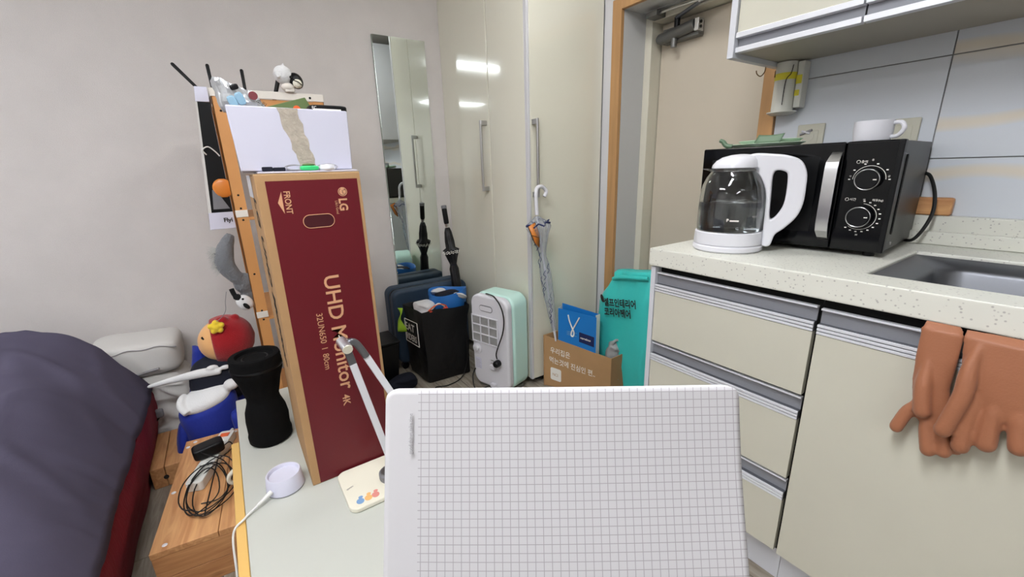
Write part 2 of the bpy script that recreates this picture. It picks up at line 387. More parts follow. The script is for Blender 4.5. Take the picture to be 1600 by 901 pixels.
# ================================================================ WARDROBE, MIRROR
def bar_handle(parent,c0,c1,out,along):
    # round bar between two square posts; out = direction away from the door
    g=G(); o=V(out)*.032; g.tube([V(c0)+o-V((0,0,.012)),V(c1)+o+V((0,0,.012))],.0065,14); h=build('handle',g,'steel',parent)
    for c in (c0,c1):
        g=G(); c=V(c); a=V(along)*.009
        g.hexa([c-a-V((0,0,.011)),c+a-V((0,0,.011)),c+a+o-V((0,0,.011)),c-a+o-V((0,0,.011))],[c-a+V((0,0,.011)),c+a+V((0,0,.011)),c+a+o+V((0,0,.011)),c-a+o+V((0,0,.011))])
        build('handle_post',g,'steel',h,bevel=.0015)
t=thing('corner_wardrobe',(-1.95,1.38,0),'tall glossy cream corner wardrobe with three doors and bar handles','wardrobe')
g=G(); g.box(-2.356,-1.574,1.172,1.594,.035,2.225); build('carcass',g,'white_trim',t)
g=G(); g.box(-2.35,-1.60,1.21,1.59,.001,.0345); build('plinth',g,'black_gap',t)
g=G(); g.box(-2.3585,-1.870,1.15,1.17,.04,2.225); d1=build('door_panel',g,'gloss_cream',t,bevel=.002)
g=G(); g.box(-1.864,-1.5722,1.15,1.17,.04,2.225); d2=build('door_panel',g,'gloss_cream',t,bevel=.003)
g=G(); g.box(-1.572,-1.551,1.163,1.596,.04,2.225); d3=build('door_panel',g,'gloss_cream',t,bevel=.003)
g=G(); g.box(-1.5718,-1.5485,1.1488,1.1615,.04,2.225); build('edge_strip',g,'white_trim',t,bevel=.003)
bar_handle(d1,(-1.897,1.1495,.985),(-1.897,1.1495,1.30),(0,-1,0),(1,0,0))
bar_handle(d3,(-1.5505,1.178,.965),(-1.5505,1.178,1.272),(1,0,0),(0,1,0))
t=thing('wall_mirror',(XL+.001,.912,.40),'tall frameless mirror hung on the grey wall beside the wardrobe','mirror')
g=G(); g.box(XL+.0005,XL+.011,.771,1.055,.405,1.753); build('backing',g,'glass_edge',t)
g=G(); g.box(XL+.0112,XL+.0145,.7705,1.0555,.4045,1.7535); build('mirror_glass',g,'mirror',t,bevel=.0018,seg=1)
g=G(); g.box(XL+.0005,XL+.022,.765,1.062,.395,.404); g.box(XL+.0148,XL+.022,.765,1.062,.395,.414); build('bottom_rail',g,'alu',t,bevel=.001)
# ================================================================ KITCHEN
def gola(x0,x1,z,y,parent,name='handle_rail'):
    # recessed aluminium grip rail: thin bright top lip, grey channel, three bright ribs with dark grooves
    g=G(); g.box(x0,x1,y+.004,y+.017,z-.004,z)
    h=build(name,g,'alu_bright',parent,bevel=.0006)
    g=G(); g.box(x0,x1,y+.0125,y+.0175,z-.034,z-.0042); build('channel',g,'alu_channel',h)
    g=G(); g.box(x0,x1,y+.003,y+.0175,z-.057,z-.0342); build('groove_back',g,'alu_dark',h)
    for k in range(3):
        g=G(); zz=z-.0345-.0078*k; g.box(x0,x1,y-.002,y+.0028,zz-.0056,zz); build('rib',g,'alu_bright',h,bevel=.0006)
    return h
t=thing('drawer_cabinet',(-.54,1.3,0),'cream three-drawer kitchen base cabinet with aluminium grip rails, below the kettle','cabinet')
g=G(); g.box(-.757,-.742,1.0,1.604,.001,.7955); build('side_panel',g,'cabinet_white',t,bevel=.001)
g=G(); g.box(-.7415,-.331,1.03,1.60,.112,.795); build('carcass',g,'cabinet_white',t)
g=G(); g.box(-.7415,-.331,1.028,1.0298,.112,.795); build('shadow_gap',g,'black_gap',t)
zt=[.780,.562,.337]; zb=[.567,.342,.124]
for i in range(3):
    g=G(); top=zt[i]; g.box(-.739,-.334,1.0,1.018,zb[i]+.003,top-.057); d=build('drawer_front',g,'cabinet_cream',t,bevel=.001)
    gola(-.739,-.334,top,1.0,d)
g=G(); g.box(-.7415,-.331,1.05,1.066,.001,.108); build('toe_kick',g,'cabinet_white',t)
t=thing('sink_cabinet',(.15,1.3,0),'cream kitchen base cabinet under the sink, its door draped with the rubber gloves','cabinet')
g=G(); g.box(-.326,.64,1.03,1.06,.112,.66); g.box(-.326,.64,1.06,1.60,.112,.60); build('carcass',g,'cabinet_white',t)
g=G(); g.box(-.330,.64,1.028,1.0298,.112,.795); build('shadow_gap',g,'black_gap',t)
for x0,x1 in ((-.3265,.150),(.154,.638)):
    g=G(); g.box(x0,x1,1.0,1.018,.123,.72); d=build('cabinet_door',g,'cabinet_cream',t,bevel=.001); gola(x0,x1,.777,1.0,d)
g=G(); g.box(-.330,.64,1.05,1.066,.001,.108); build('toe_kick',g,'cabinet_white',t)
# worktop with the sink cut-out
SX0,SX1,SY0,SY1=-.285,.42,1.075,1.425
t=thing('kitchen_worktop',(0,1.3,.80),'pale speckled stone kitchen worktop with the sink cut into it','worktop')
g=G(); o_=[(-.762,.992),(.70,.992),(.70,1.607),(-.762,1.607)]; i_=[(SX0,SY0),(SX1,SY0),(SX1,SY1),(SX0,SY1)]
vs=[(x,y,.85) for x,y in o_+i_]+[(x,y,.80) for x,y in o_+i_]
fs=[(a,(a+1)%4,4+(a+1)%4,4+a) for a in range(4)]+[(8+(a+1)%4,8+a,12+a,12+(a+1)%4) for a in range(4)]
fs+=[(a,8+a,8+(a+1)%4,(a+1)%4) for a in range(4)]+[(4+a,4+(a+1)%4,12+(a+1)%4,12+a) for a in range(4)]
g.add(vs,fs); build('slab',g,'counter',t,bevel=.005,seg=3)
t=thing('worktop_upstand',(0,1.57,.8503),'pale speckled stone upstand with a step running along the foot of the tiles','upstand')
g=G(); g.box(-.762,.70,1.572,1.6005,.8505,.925); build('upper_strip',g,'counter',t,bevel=.003)
g=G(); g.box(-.762,.70,1.552,1.5715,.8505,.885); build('lower_step',g,'counter',t,bevel=.003)
# sink
t=thing('kitchen_sink',((SX0+SX1)/2,1.25,.70),'stainless steel sink bowl set into the stone worktop','sink')
def rr3(x0,x1,y0,y1,r,z,k=8): return [(x,y,z) for x,y in rrect(x0,x1,y0,y1,r,k)]
L=[rr3(SX0+.001,SX1-.001,SY0+.001,SY1-.001,.004,.842),rr3(SX0+.012,SX1-.012,SY0+.006,SY1-.012,.012,.838),rr3(SX0+.05,SX1-.05,SY0+.012,SY1-.05,.05,.828),rr3(SX0+.056,SX1-.056,SY0+.017,SY1-.056,.055,.818),
   rr3(SX0+.06,SX1-.06,SY0+.02,SY1-.06,.06,.72),rr3(SX0+.075,SX1-.075,SY0+.035,SY1-.075,.06,.69),rr3(SX0+.12,SX1-.12,SY0+.08,SY1-.12,.05,.682)]
g=G(); g.loft(L,False,True); build('bowl',g,'sink_steel',t,sharp=60,recalc=False)
g=G(); g.lathe([(.0,.6835),(.035,.6835),(.042,.685),(.044,.683)],(.07,1.24,0),24); build('drain',g,'steel',t)
# upper cabinets
ZU=1.378
t=thing('wall_cabinet',(0,1.45,ZU),'cream kitchen wall cabinet with aluminium lower grip rail, above the microwave','cabinet')
g=G(); g.box(-.757,-.739,1.282,1.605,ZU-.012,2.14); build('end_panel',g,'cabinet_white',t,bevel=.001)
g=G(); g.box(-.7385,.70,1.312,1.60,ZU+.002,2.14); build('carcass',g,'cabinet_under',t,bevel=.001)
g=G(); g.box(-.7385,.70,1.309,1.3118,ZU+.01,2.14); build('shadow_gap',g,'black_gap',t)
for x0,x1 in ((-.737,-.4435),(-.4395,.13),(.134,.69)):
    g=G(); g.box(x0,x1,1.29,1.308,ZU+.052,2.138); d=build('cabinet_door',g,'cabinet_cream',t,bevel=.001)
    g=G(); g.box(x0,x1,1.284,1.308,ZU+.038,ZU+.0515); h=build('handle_rail',g,'alu_bright',d,bevel=.001)
    g=G(); g.box(x0,x1,1.302,1.3085,ZU+.0142,ZU+.0378); build('channel',g,'alu_channel',h)
    g=G(); g.box(x0,x1,1.287,1.3085,ZU+.0005,ZU+.014); build('lower_lip',g,'alu_bright',h,bevel=.001)
for (x,y,nx) in ((-.752,1.50,-.018),(-.745,1.56,.02)):
    g=G(); pts=[(x,y,ZU-.0125),(x,y-.004,ZU-.028),(x+nx*.2,y-.018,ZU-.04),(x+nx*.5,y-.03,ZU-.034),(x+nx*.6,y-.034,ZU-.024)]
    g.tube(smooth(pts,5),.0016,8); tag(build('cup_hook',g,'bronze',loc=(x,y,ZU-.02)),'small bronze hook under the wall cabinet, '+('nearer the room' if y<1.53 else 'nearer the wall'),'hook','hooks under the wall cabinet')
# extinguisher-like white tube fixed under the cabinet
t=thing('wall_dispenser',(-.714,1.57,1.22),'white plastic tube dispenser with yellow labels hanging in the corner under the wall cabinet','dispenser')
g=G(); g.lathe([(.0,1.232),(.030,1.232),(.031,1.24),(.030,1.36),(.031,1.377),(0,1.377)],(-.716,1.563,0),28); build('tube',g,'tube_white',t)
g=G(); g.box(-.684,-.664,1.56,1.60,1.24,1.375); build('bracket',g,'tube_white',t,bevel=.003)
g=G(); g.lathe([(.0,1.222),(.03,1.222),(.042,1.229),(.042,1.2315),(0,1.2315)],(-.716,1.563,0),28); build('flared_cap',g,'tube_white',t)
g=G(); g.lathe([(.0315,1.325),(.0315,1.345)],(-.716,1.563,0),28,caps=(False,False)); lb=build('yellow_label',g,'warn_yellow',t,recalc=False)
for x0,x1,z0,z1 in ((-.683,-.667,1.31,1.335),(-.683,-.670,1.275,1.292)):
    g=G(); g.box(x0,x1,1.5585,1.5598,z0,z1); build('yellow_label',g,'warn_yellow',t)
g=G(); g.tube(smooth([(-.690,1.545,1.365),(-.692,1.540,1.34),(-.702,1.534,1.32),(-.704,1.533,1.25)],5),.0012,6); build('wire',g,'black_plastic',t)
# outlets
for i,(x0,x1,z0,z1,lab) in enumerate(((-.672,-.596,1.075,1.188,'cream double wall socket behind the green plates'),(-.450,-.372,1.068,1.181,'cream wall socket half hidden behind the white mug'))):
    t=thing('wall_socket',((x0+x1)/2,TY,z0),lab,'socket')
    g=G(); g.box(x0,x1,TY-.010,TY-.0003,z0,z1); build('face_plate',g,'outlet_cream',t,bevel=.003)
    g=G(); g.box(x0+.014,x1-.014,TY-.013,TY-.0102,z0+.015,z1-.02); build('insert',g,'outlet_cream',t,bevel=.0015)
    for z in ((z0+z1)/2-.022,(z0+z1)/2+.02):
        g=G(); g.cyl(((x0+x1)/2,TY-.0132,z),((x0+x1)/2,TY-.0142,z),.014,n=20); build('socket_face',g,'outlet_cream',t)
    if i==0:
        g=G(); g.tube([(x0+.012,TY-.016,z1-.030),(x0+.045,TY-.016,z1-.018)],.0035,8); build('cord_knob',g,'print_grey',t)
        g=G(); g.tube([(x0+.016,TY-.017,z1-.020),(x0+.040,TY-.017,z1-.028)],.003,8); build('cord_knob',g,'white_plastic',t)
# brown marbled patch at the foot of the tiles: a sponge-textured block
g=G(); g.box(-.345,-.268,1.574,1.599,.9255,.972)
o=build('scrub_block',g,'pine_x',loc=(-.30,1.586,.9255),bevel=.006,seg=3,flat=False); tag(o,'rusty brown block on the upstand behind the microwave cord','block')
# ================================================================ MICROWAVE (local: x along the front, y back, z up)
t=thing('microwave',(-.764,1.223,.8505),'black microwave oven with steel handle and two round dials on the worktop','microwave',rz=R(4))
W_,D_,Z0,Z1=.455,.325,.012,.267
def mb(n,g,m,**k): return build(n,g,m,k.pop('parent',t),local=True,**k)
g=G(); g.box(.003,W_-.003,.024,D_,Z0,Z1-.002); body=mb('body',g,'black_body',bevel=.003)
g=G(); g.box(0,.349,0,.0235,Z0,Z1); door=mb('oven_door',g,'black_gloss',bevel=.004)
g=G(); g.box(.350,W_,0,.0235,Z0,Z1); pan=mb('control_panel',g,'black_gloss',bevel=.004)
g=G(); g.box(.03,.30,-.0006,.0006,.05,.235); mb('window_glass',g,'black_plastic',parent=door)
g=G(); g.box(W_-.012,W_+.0005,-.0005,.0236,Z0,Z1); mb('side_trim',g,'black_plastic',parent=pan,bevel=.003)
# handle: broad steel strap
sec=[(-.001,.245),(-.014,.238),(-.030,.222),(-.034,.205),(-.034,.075),(-.030,.058),(-.014,.040),(-.001,.033)]
g=G(); lo=[]
for i,(y,z) in enumerate(sec):
    w=.013 if 2<=i<=5 else .011
    lo.append([(.336-w,y,z),(.336+w,y,z),(.336+w,y+(.004 if 2<=i<=5 else .0),z-(0 if 2<=i<=5 else .004*(1 if i<2 else -1))),(.336-w,y+(.004 if 2<=i<=5 else 0),z-(0 if 2<=i<=5 else .004*(1 if i<2 else -1)))])
g.loft(lo); h=mb('door_handle',g,'steel',parent=door,sharp=20)
for (kx,kz,a0,a1,nt) in ((.404,.181,0,180,6),(.401,.095,-130,85,13)):
    g=G(); g.lathe([(.0,-.001),(.0235,-.001),(.0225,-.018),(.020,-.021),(0,-.021)],(kx,0,kz),36,ax=(0,1,0)); kn=mb('dial',g,'black_plastic')
    g=G(); g.tube([(kx+.0228*math.cos(2*PI*k/40),-.0185,kz+.0228*math.sin(2*PI*k/40)) for k in range(40)],.0011,6,closed=True); mb('chrome_ring',g,'steel',parent=kn,recalc=False)
    g=G(); g.box(kx+.012,kx+.0185,-.0225,-.021,kz-.001,kz+.0012); mb('pointer',g,'print_white',parent=kn)
    g=G(); rr_=.0305; g.tube([(kx+rr_*math.cos(R(a0+(a1-a0)*k/30)),-.0006,kz+rr_*math.sin(R(a0+(a1-a0)*k/30))) for k in range(31)],.0006,5)
    for k in range(nt):
        a=R(a0+(a1-a0)*k/(nt-1)) ; 
        q=V((kx+.037*math.cos(a),-.0006,kz+.036*math.sin(a))); g.box(q.x-.002,q.x+.002,-.001,-.0002,q.z-.0012,q.z+.0012)
    mb('dial_scale',g,'print_white',parent=pan)
for s_,(x,z,sz) in (('출력',(.384,.218,.007)),('시간',(.375,.132,.007)),('해동(kg)',(.418,.132,.006)),('10',(.4005,.133,.005)),('강',(.437,.186,.005)),('약',(.366,.186,.005)),('중',(.403,.2225,.005)),('30',(.398,.050,.005))):
    text(s_,sz,'print_white',pan,V((x,-.0004,z)),(1,0,0),(0,0,1),local=True)
for (x,z) in ((.379,.2205),(.370,.1345)):
    g=G(); g.tube([(x+.0035*math.cos(2*PI*k/16),-.0006,z+.0035*math.sin(2*PI*k/16)) for k in range(16)],.0005,4,closed=True); mb('dial_icon',g,'print_white',parent=pan,recalc=False)
g=G(); g.prism([(W_-.0028,y,z) for y,z in rrect(.055,.069,.05,.235,.0068,5)],(.0016,0,0)); mb('side_groove',g,'black_gap',parent=body)
g=G(); g.cyl((W_-.003,.075,.027),(W_-.0005,.075,.027),.004,n=12); mb('screw',g,'steel',parent=body)
for x in (.03,W_-.03):
    for y in (.03,D_-.03):
        g=G(); g.cyl((x,y,0),(x,y,Z0),.012,n=14); mb('foot',g,'black_plastic')
g=G(); g.tube(smooth([(W_-.012,D_+.004,.185),(W_+.008,D_-.005,.178),(W_+.030,D_-.035,.13),(W_+.034,D_-.05,.075),(W_+.012,D_-.06,.015),(W_-.03,D_-.02,.008),(W_-.1,D_-.05,.006)],8),.0042,10); mb('power_cord',g,'rubber_cord')
# ================================================================ THINGS ON THE MICROWAVE
zt_=1.1185
def plate_stack():
    t=thing('tray',(-.655,1.35,zt_),'pale green oval tray with an upturned left end on top of the microwave','tray')
    lo=[]
    for s,z in ((.55,0),(.85,.002),(1,.010),(.97,.011),(.82,.005),(.5,.003)):
        lo.append([(-.655+.105*s*math.cos(2*PI*k/40),1.36+.06*s*math.sin(2*PI*k/40),zt_+z+(.0)) for k in range(40)])
    g=G(); g.loft(lo); build('tray_body',g,'pale_green',t)
    g=G(); g.tube(smooth([(-.735,1.325,zt_+.006),(-.752,1.32,zt_+.010),(-.762,1.318,zt_+.022),(-.772,1.316,zt_+.026)],5),[.007]*10+[.006]*5+[.004],8); build('upturned_lip',g,'dark_green',t)
    t=thing('plate',(-.65,1.36,zt_+.012),'flat pale green plate lying in the green tray on the microwave','plate')
    lo=[[( -.65+.088*s*math.cos(2*PI*k/36),1.37+.052*s*math.sin(2*PI*k/36),zt_+.0125+z) for k in range(36)] for s,z in ((.5,0),(.9,.001),(1,.007),(.98,.008),(.85,.004),(.4,.003))]
    g=G(); g.loft(lo); build('plate_body',g,'pale_green',t)
    g=G(); f=lambda u,v:(-.665+.07*u+.006*v,1.312+.012*v,zt_+.0105+.024*v-.003*math.sin(PI*u)*v)
    g.grid(f,10,4); o=build('folded_card',g,'dark_green',loc=(-.63,1.312,zt_),mods=[('solid',.001)]); tag(o,'small dark green folded card leaning at the front of the green tray','card')
plate_stack()
t=thing('mug',(-.405,1.40,zt_),'white mug lying on top of the microwave','mug')
g=G(); g.tube([(-.463,1.39,zt_+.042),(-.462,1.39,zt_+.042)],.030,28); g.v=[]; g.f=[]
g.lathe([(0,0),(.030,0),(.038,.003),(.0405,.02),(.0405,.05),(.0385,.05),(.038,.02),(.030,.006),(0,.005)],(-.415,1.40,zt_),36); build('cup_body',g,'white_plastic',t)
g=G(); g.tube(smooth([(-.378,1.398,zt_+.042),(-.360,1.393,zt_+.042),(-.352,1.39,zt_+.028),(-.362,1.392,zt_+.012),(-.378,1.397,zt_+.010)],6),.005,10); build('handle',g,'white_plastic',t)
# ================================================================ KETTLE
KC=V((-.613,1.13,.8505)); kd=V((.93,.366,0)).normalized(); kn_=V((-kd.y,kd.x,0))
t=thing('electric_kettle',tuple(KC),'white glass electric kettle half full of water on the worktop in front of the microwave','kettle')
g=G(); g.lathe([(0,0),(.082,0),(.086,.004),(.086,.014),(.082,.018),(0,.018)],KC,48); build('power_base',g,'white_plastic',t)
g=G(); g.lathe([(0,.019),(.084,.019),(.0845,.024),(.083,.05),(.081,.052),(0,.052)],KC,48); build('heater_ring',g,'white_plastic',t)
g=G(); prof=[(.079,.0525),(.0805,.06),(.0805,.10),(.079,.14),(.074,.17),(.065,.192),(.056,.205),(.0565,.211)]
ins=[(r-.0022,z) for r,z in prof][::-1]; g.lathe(prof+ins+[prof[0]],KC,56,caps=(False,False)); build('glass_jug',g,'glass',t,sharp=60)
g=G(); g.lathe([(0,.0545),(.0765,.0545),(.0782,.06),(.0782,.10),(.0776,.128),(0,.128)],KC,56); build('water',g,'water',t)
g=G(); g.lathe([(.0,.053),(.0762,.053),(.0762,.0542),(0,.0542)],KC,40); build('heater_plate',g,'steel',t)
g=G(); g.lathe([(.0575,.206),(.0605,.207),(.0605,.213),(.0575,.214)],KC,48,caps=(False,False)); g.M=None
g.add([tuple(KC+kd*a+kn_*b+V((0,0,c))) for a,b,c in ((-.056,-.018,.207),(-.078,0,.212),(-.056,.018,.207),(-.056,-.018,.2135),(-.078,0,.2145),(-.056,.018,.2135))],[(0,1,2),(5,4,3),(0,3,4,1),(1,4,5,2),(2,5,3,0)])
build('spout_rim',g,'glass',t)
g=G(); lo=[]
for s,z,o in ((1,.2145,0),(.985,.222,.001),(.90,.232,.004),(.72,.241,.008),(.4,.2465,.012),(.1,.248,.013)):
    lo.append([tuple(KC+V((0,0,z))+kd*(o+.056*s*math.cos(2*PI*k/40))+kn_*(.056*s*math.sin(2*PI*k/40))) for k in range(40)])
g.loft(lo); build('lid',g,'white_plastic',t,sharp=60)
def plate2d(outer,holes,depth,bev,org,xd,yd):
    cu=D.curves.new('c','CURVE'); cu.dimensions='2D'; cu.fill_mode='BOTH'; cu.extrude=depth/2-bev; cu.bevel_depth=bev; cu.bevel_resolution=3; cu.offset=-bev
    for L_ in [outer]+holes:
        s=cu.splines.new('POLY'); s.points.add(len(L_)-1); s.use_cyclic_u=True
        for i,p in enumerate(L_): s.points[i].co=(p[0],p[1],0,1)
    ob=D.objects.new('c',cu); me=D.meshes.new_from_object(ob); nd=xd.cross(yd)
    g=G(); g.add([tuple(org+xd*v.co.x+yd*v.co.y+nd*v.co.z) for v in me.vertices],[tuple(p.vertices) for p in me.polygons])
    D.objects.remove(ob); D.curves.remove(cu); D.meshes.remove(me); return g
out=[(.035,.216),(.025,.240),(.045,.2485),(.08,.246),(.114,.241),(.143,.228),(.158,.200),(.161,.165),(.160,.125),(.150,.092),(.128,.064),(.110,.046),(.102,.018),(.086,.016),(.083,.030),(.082,.06),(.0815,.10),(.079,.145),(.070,.175),(.055,.198)]
hol=[(.094,.205),(.112,.203),(.120,.190),(.121,.135),(.113,.105),(.098,.085),(.092,.095),(.090,.14),(.088,.19)]
s2=lambda L_:[(p.x,p.y) for p in smooth([(a,b,0) for a,b in L_],4,True)]
g=plate2d(s2(out),[s2(hol)],.036,.005,KC,kd,V((0,0,1))); build('handle',g,'white_plastic',t,sharp=40,recalc=True)
# printed mark on the glass
nv=V((.5,-.866,0)); 
def onjug(a,z): d=V((math.cos(a),math.sin(a),0)); return KC+d*.0812+V((0,0,z)),d,V((-d.y,d.x,0))
a0=math.atan2(-.90,.40); p,d,tn=onjug(a0,.083); text('P ▬▬',.010,'print_white',t,p,tn,(0,0,1),name='printed_mark',bold=.0004)
p,d,tn=onjug(a0+.75,.092); text('MAX',.007,'print_grey',t,p,tn,(0,0,1),name='printed_mark')
# ================================================================ RUBBER GLOVES
def glove(label,cuff,palm,fingers,loc):
    # cuff / palm: list of (x,y,z,half-width,half-thickness)
    g=G(); lo=[]
    for (x,y,z,wx,wy) in cuff+palm:
        lo.append([(x+wx*math.cos(2*PI*k/20),y+wy*math.sin(2*PI*k/20),z) for k in range(20)])
    g.loft(lo)
    for pts,r in fingers:
        q=smooth(pts,4); g.tube(q,[r*min(1,.45+.55*i/(len(q)*.35)) for i in range(len(q))],12); g.ell(pts[-1],(r,r*.95,r*1.15))
    o=build('rubber_glove',g,'glove',loc=loc,mods=[('remesh',.0028,4)]); tag(o,label,'glove','brown rubber gloves on the sink door')
    return o
glove('left brown rubber glove, nearer the drawers, hanging over the sink cabinet rail',
 [(-.142,.990,.801,.024,.004),(-.140,.980,.79,.027,.006)],[(-.138,.978,.74,.027,.009),(-.136,.978,.69,.025,.011),(-.126,.978,.645,.027,.012),(-.118,.979,.62,.026,.011)],
 [([(-.146,.975,.655),(-.157,.972,.625),(-.164,.968,.595)],.0105),([(-.132,.975,.64),(-.124,.972,.60),(-.117,.970,.572)],.0115),([(-.112,.975,.63),(-.103,.973,.60),(-.098,.972,.578)],.0105),([(-.100,.984,.63),(-.092,.984,.60),(-.086,.984,.585)],.0095),
  ([(-.146,.977,.745),(-.144,.968,.70),(-.141,.964,.67),(-.136,.962,.645)],.0125)],(-.13,.98,.70))
glove('right brown rubber glove, hanging wide-cuffed at the right edge of the photo',
 [(-.062,.990,.801,.056,.004),(-.060,.978,.79,.055,.006)],[(-.058,.976,.74,.050,.010),(-.050,.976,.70,.050,.0125),(-.044,.977,.680,.047,.0125),(-.043,.977,.668,.040,.011)],
 [([(-.092,.978,.785),(-.096,.966,.745),(-.094,.958,.70),(-.099,.954,.66),(-.104,.952,.628)],.0125),([(-.078,.974,.71),(-.083,.970,.65),(-.081,.966,.603)],.0125),([(-.056,.974,.71),(-.058,.972,.66),(-.055,.968,.622)],.0135),([(-.032,.974,.71),(-.028,.972,.665),(-.022,.968,.634)],.0130),([(-.008,.974,.72),(.000,.970,.685),(.007,.968,.650)],.0120)],(-.06,.98,.74))
# ================================================================ LOW TABLE AND WHAT STANDS ON IT
def sup(c,r,e=.5,rot=None,amp=0,fr=8,nu=36,nv=20,seed=0):
    # superellipsoid with noise, for cushions, bags and soft things
    sg=lambda v,p:math.copysign(abs(v)**p,v); Mx=Matrix.Translation(c)@(rot.to_4x4() if rot is not None else Matrix.Identity(4)); lo=[]
    for j in range(1,nv):
        ph=PI*j/nv-PI/2; L_=[]
        for i in range(nu):
            th=2*PI*i/nu; p=V((r[0]*sg(math.cos(ph),e)*sg(math.cos(th),e),r[1]*sg(math.cos(ph),e)*sg(math.sin(th),e),r[2]*sg(math.sin(ph),e)))
            if amp: p+=p.normalized()*amp*noise.noise(p*fr+V((seed,seed*2,0)))
            L_.append(tuple(Mx@p))
        lo.append(L_)
    return lo
def rotm(x=0,y=0,z=0): return Matrix.Rotation(R(z),3,'Z')@Matrix.Rotation(R(y),3,'Y')@Matrix.Rotation(R(x),3,'X')
t=thing('low_table',(-1.1,.2,0),'low floor table with pale grey top and yellow wooden edge','table')
g=G(); g.box(-1.735,-.62,-.09,.335,.262,.28); build('tabletop',g,'table_top',t,bevel=.003)
g=G(); g.box(-1.44,-.64,-.112,-.0905,.232,.276); build('edge_rail',g,'yellow_wood',t,bevel=.003)
for x,y in ((-.80,-.108),(-.68,.31),(-1.70,.31),(-1.715,.048)):
    g=G(); g.box(x-.015,x+.015,y-.012,y+.018,0,.2615 if y>-.1 else .23); build('leg',g,'yellow_wood',t,bevel=.003)
# tall monitor carton
BX0,BX1,BY0,BY1,BZ0,BZ1=-1.36,-1.08,.066,.289,.2805,1.085
t=thing('monitor_carton',((BX0+BX1)/2,(BY0+BY1)/2,BZ0),'tall narrow dark red and kraft monitor carton standing on end on the low table','carton')
g=G(); g.box(BX0,BX1,BY0,BY1,BZ0,BZ1-.003); c=build('cardboard_shell',g,'kraft',t,bevel=.0015)
g=G(); g.box(BX0,BX1-.001,BY0,BY0+.111,BZ1-.0028,BZ1); build('top_flap',g,'kraft_edge',t); g=G(); g.box(BX0,BX1-.001,BY0+.112,BY1,BZ1-.0028,BZ1); build('top_flap',g,'kraft_edge',t)
g=G(); g.box(BX1,BX1+.0006,BY0+.019,BY1-.008,BZ0+.002,BZ1-.016); build('red_panel',g,'box_red',t,flat=True)
X1=BX1+.0008
g=G(); g.prism([(X1,y,z) for y,z in rrect(.148,.216,.960,.990,.0145,8)],(.0006,0,0)); h=build('hand_hole',g,'box_red_dark',t,flat=True)
g=G(); g.tube([(X1+.0006,y,z) for y,z in rrect(.148,.216,.960,.990,.0145,8)],.0009,5,closed=True); build('torn_edge',g,'print_kraft',h,recalc=False)
dn=(0,0,-1); yr=(0,1,0); b_=.0006
text('FRONT',.0180,'print_kraft',t,(X1,.1175,1.047),dn,yr,fit=.051,bold=.0003)
g=G(); g.prism([(X1,.103,1.0215),(X1,.113,1.046),(X1,.113,.997)],(.0005,0,0)); build('printed_arrow',g,'print_kraft',t,flat=True)
# round emblem and letters
g=G(); g.prism([(X1,.2435+.0105*math.cos(2*PI*k/28),1.039+.0105*math.sin(2*PI*k/28)) for k in range(28)],(.0004,0,0)); e_=build('printed_emblem',g,'print_kraft',t,flat=True)
g=G(); g.tube([(X1+.0006,.2435+.0082*math.cos(R(a)),1.039+.0082*math.sin(R(a))) for a in range(120,421,12)],.0006,4); g.tube([(X1+.0006,.2435,1.043),(X1+.0006,.2435,1.035),(X1+.0006,.2475,1.035)],.0006,4); g.ell((X1+.0006,.2475,1.043),(.0005,.0012,.0012),nu=8,nv=5); build('emblem_line',g,'box_red_dark',e_)
text('LG',.0265,'print_kraft',t,(X1,.2325,1.024),dn,yr,bold=.0009,sx=.92)
text("Life's Good",.0085,'print_kraft',t,(X1,.2235,1.019),dn,yr,sx=.8)
text('UHD Monitor',.050,'print_kraft',t,(X1,.172,.843),dn,yr,fit=.312,bold=.0006,space=1.0)
text('4K',.026,'print_kraft',t,(X1,.172,.516),dn,yr,fit=.032,bold=.0003)
text('32UN650  I  80cm',.0205,'print_kraft',t,(X1,.142,.752),dn,yr,fit=.152)
text('LG UHD Monitor',.085,'print_dark',t,(-1.205,BY0-.0002,1.035),dn,(1,0,0),fit=.44,bold=.0012,name='side_print',shear=.1)
g=G(); g.box(-1.33,-1.20,BY0-.0012,BY0-.0003,1.03,1.0835); build('packing_tape',g,'cabinet_white',t)
g=G(); g.box(-1.215,-1.086,BY0+.01,BY1-.003,BZ1+.0008,BZ1+.0045); o=build('paper_sheet',g,'box_white',loc=(-1.15,.17,BZ1),bevel=.0006); tag(o,'white card sheet lying on top of the red monitor carton','card')
g=G(); g.prism([(-1.12+.0,.039,BZ1+.001),(-1.34,.045,BZ1+.001),(-1.34,.07,BZ1+.001),(-1.22,.07,BZ1+.001)],(0,0,.003)); 
# white box on top
WZ0=BZ1+.006
t=thing('white_carton',(-1.26,.16,WZ0),'white cardboard box with a strip of torn tape on top of the red monitor carton','box')
g=G(); b=[(-1.40,.060,WZ0),(-1.118,.047,WZ0),(-1.118,.284,WZ0),(-1.40,.284,WZ0)]; tt=[(-1.40,.052,WZ0+.136),(-1.118,.041,WZ0+.136),(-1.118,.288,WZ0+.134),(-1.40,.286,WZ0+.134)]
g.hexa(b,tt); build('cardboard_shell',g,'box_white',t,bevel=.003)
g=G(); L1=[(.142+.006*0,WZ0+.125)]; lt=[];rt=[]
for k in range(13):
    z=WZ0+.1340-.131*k/12; c0=.158+.026*k/12; j=.0035*math.sin(k*3.1)+.002*math.sin(k*7.7)
    lt.append((-1.1176,c0-.0195+j+(.002 if k>5 else -.002),z)); rt.append((-1.1176,c0+.019+.0025*math.cos(k*4.3),z))
g.prism(lt+rt[::-1],(.0008,0,0)); build('torn_tape',g,'torn_tape',t,flat=True)
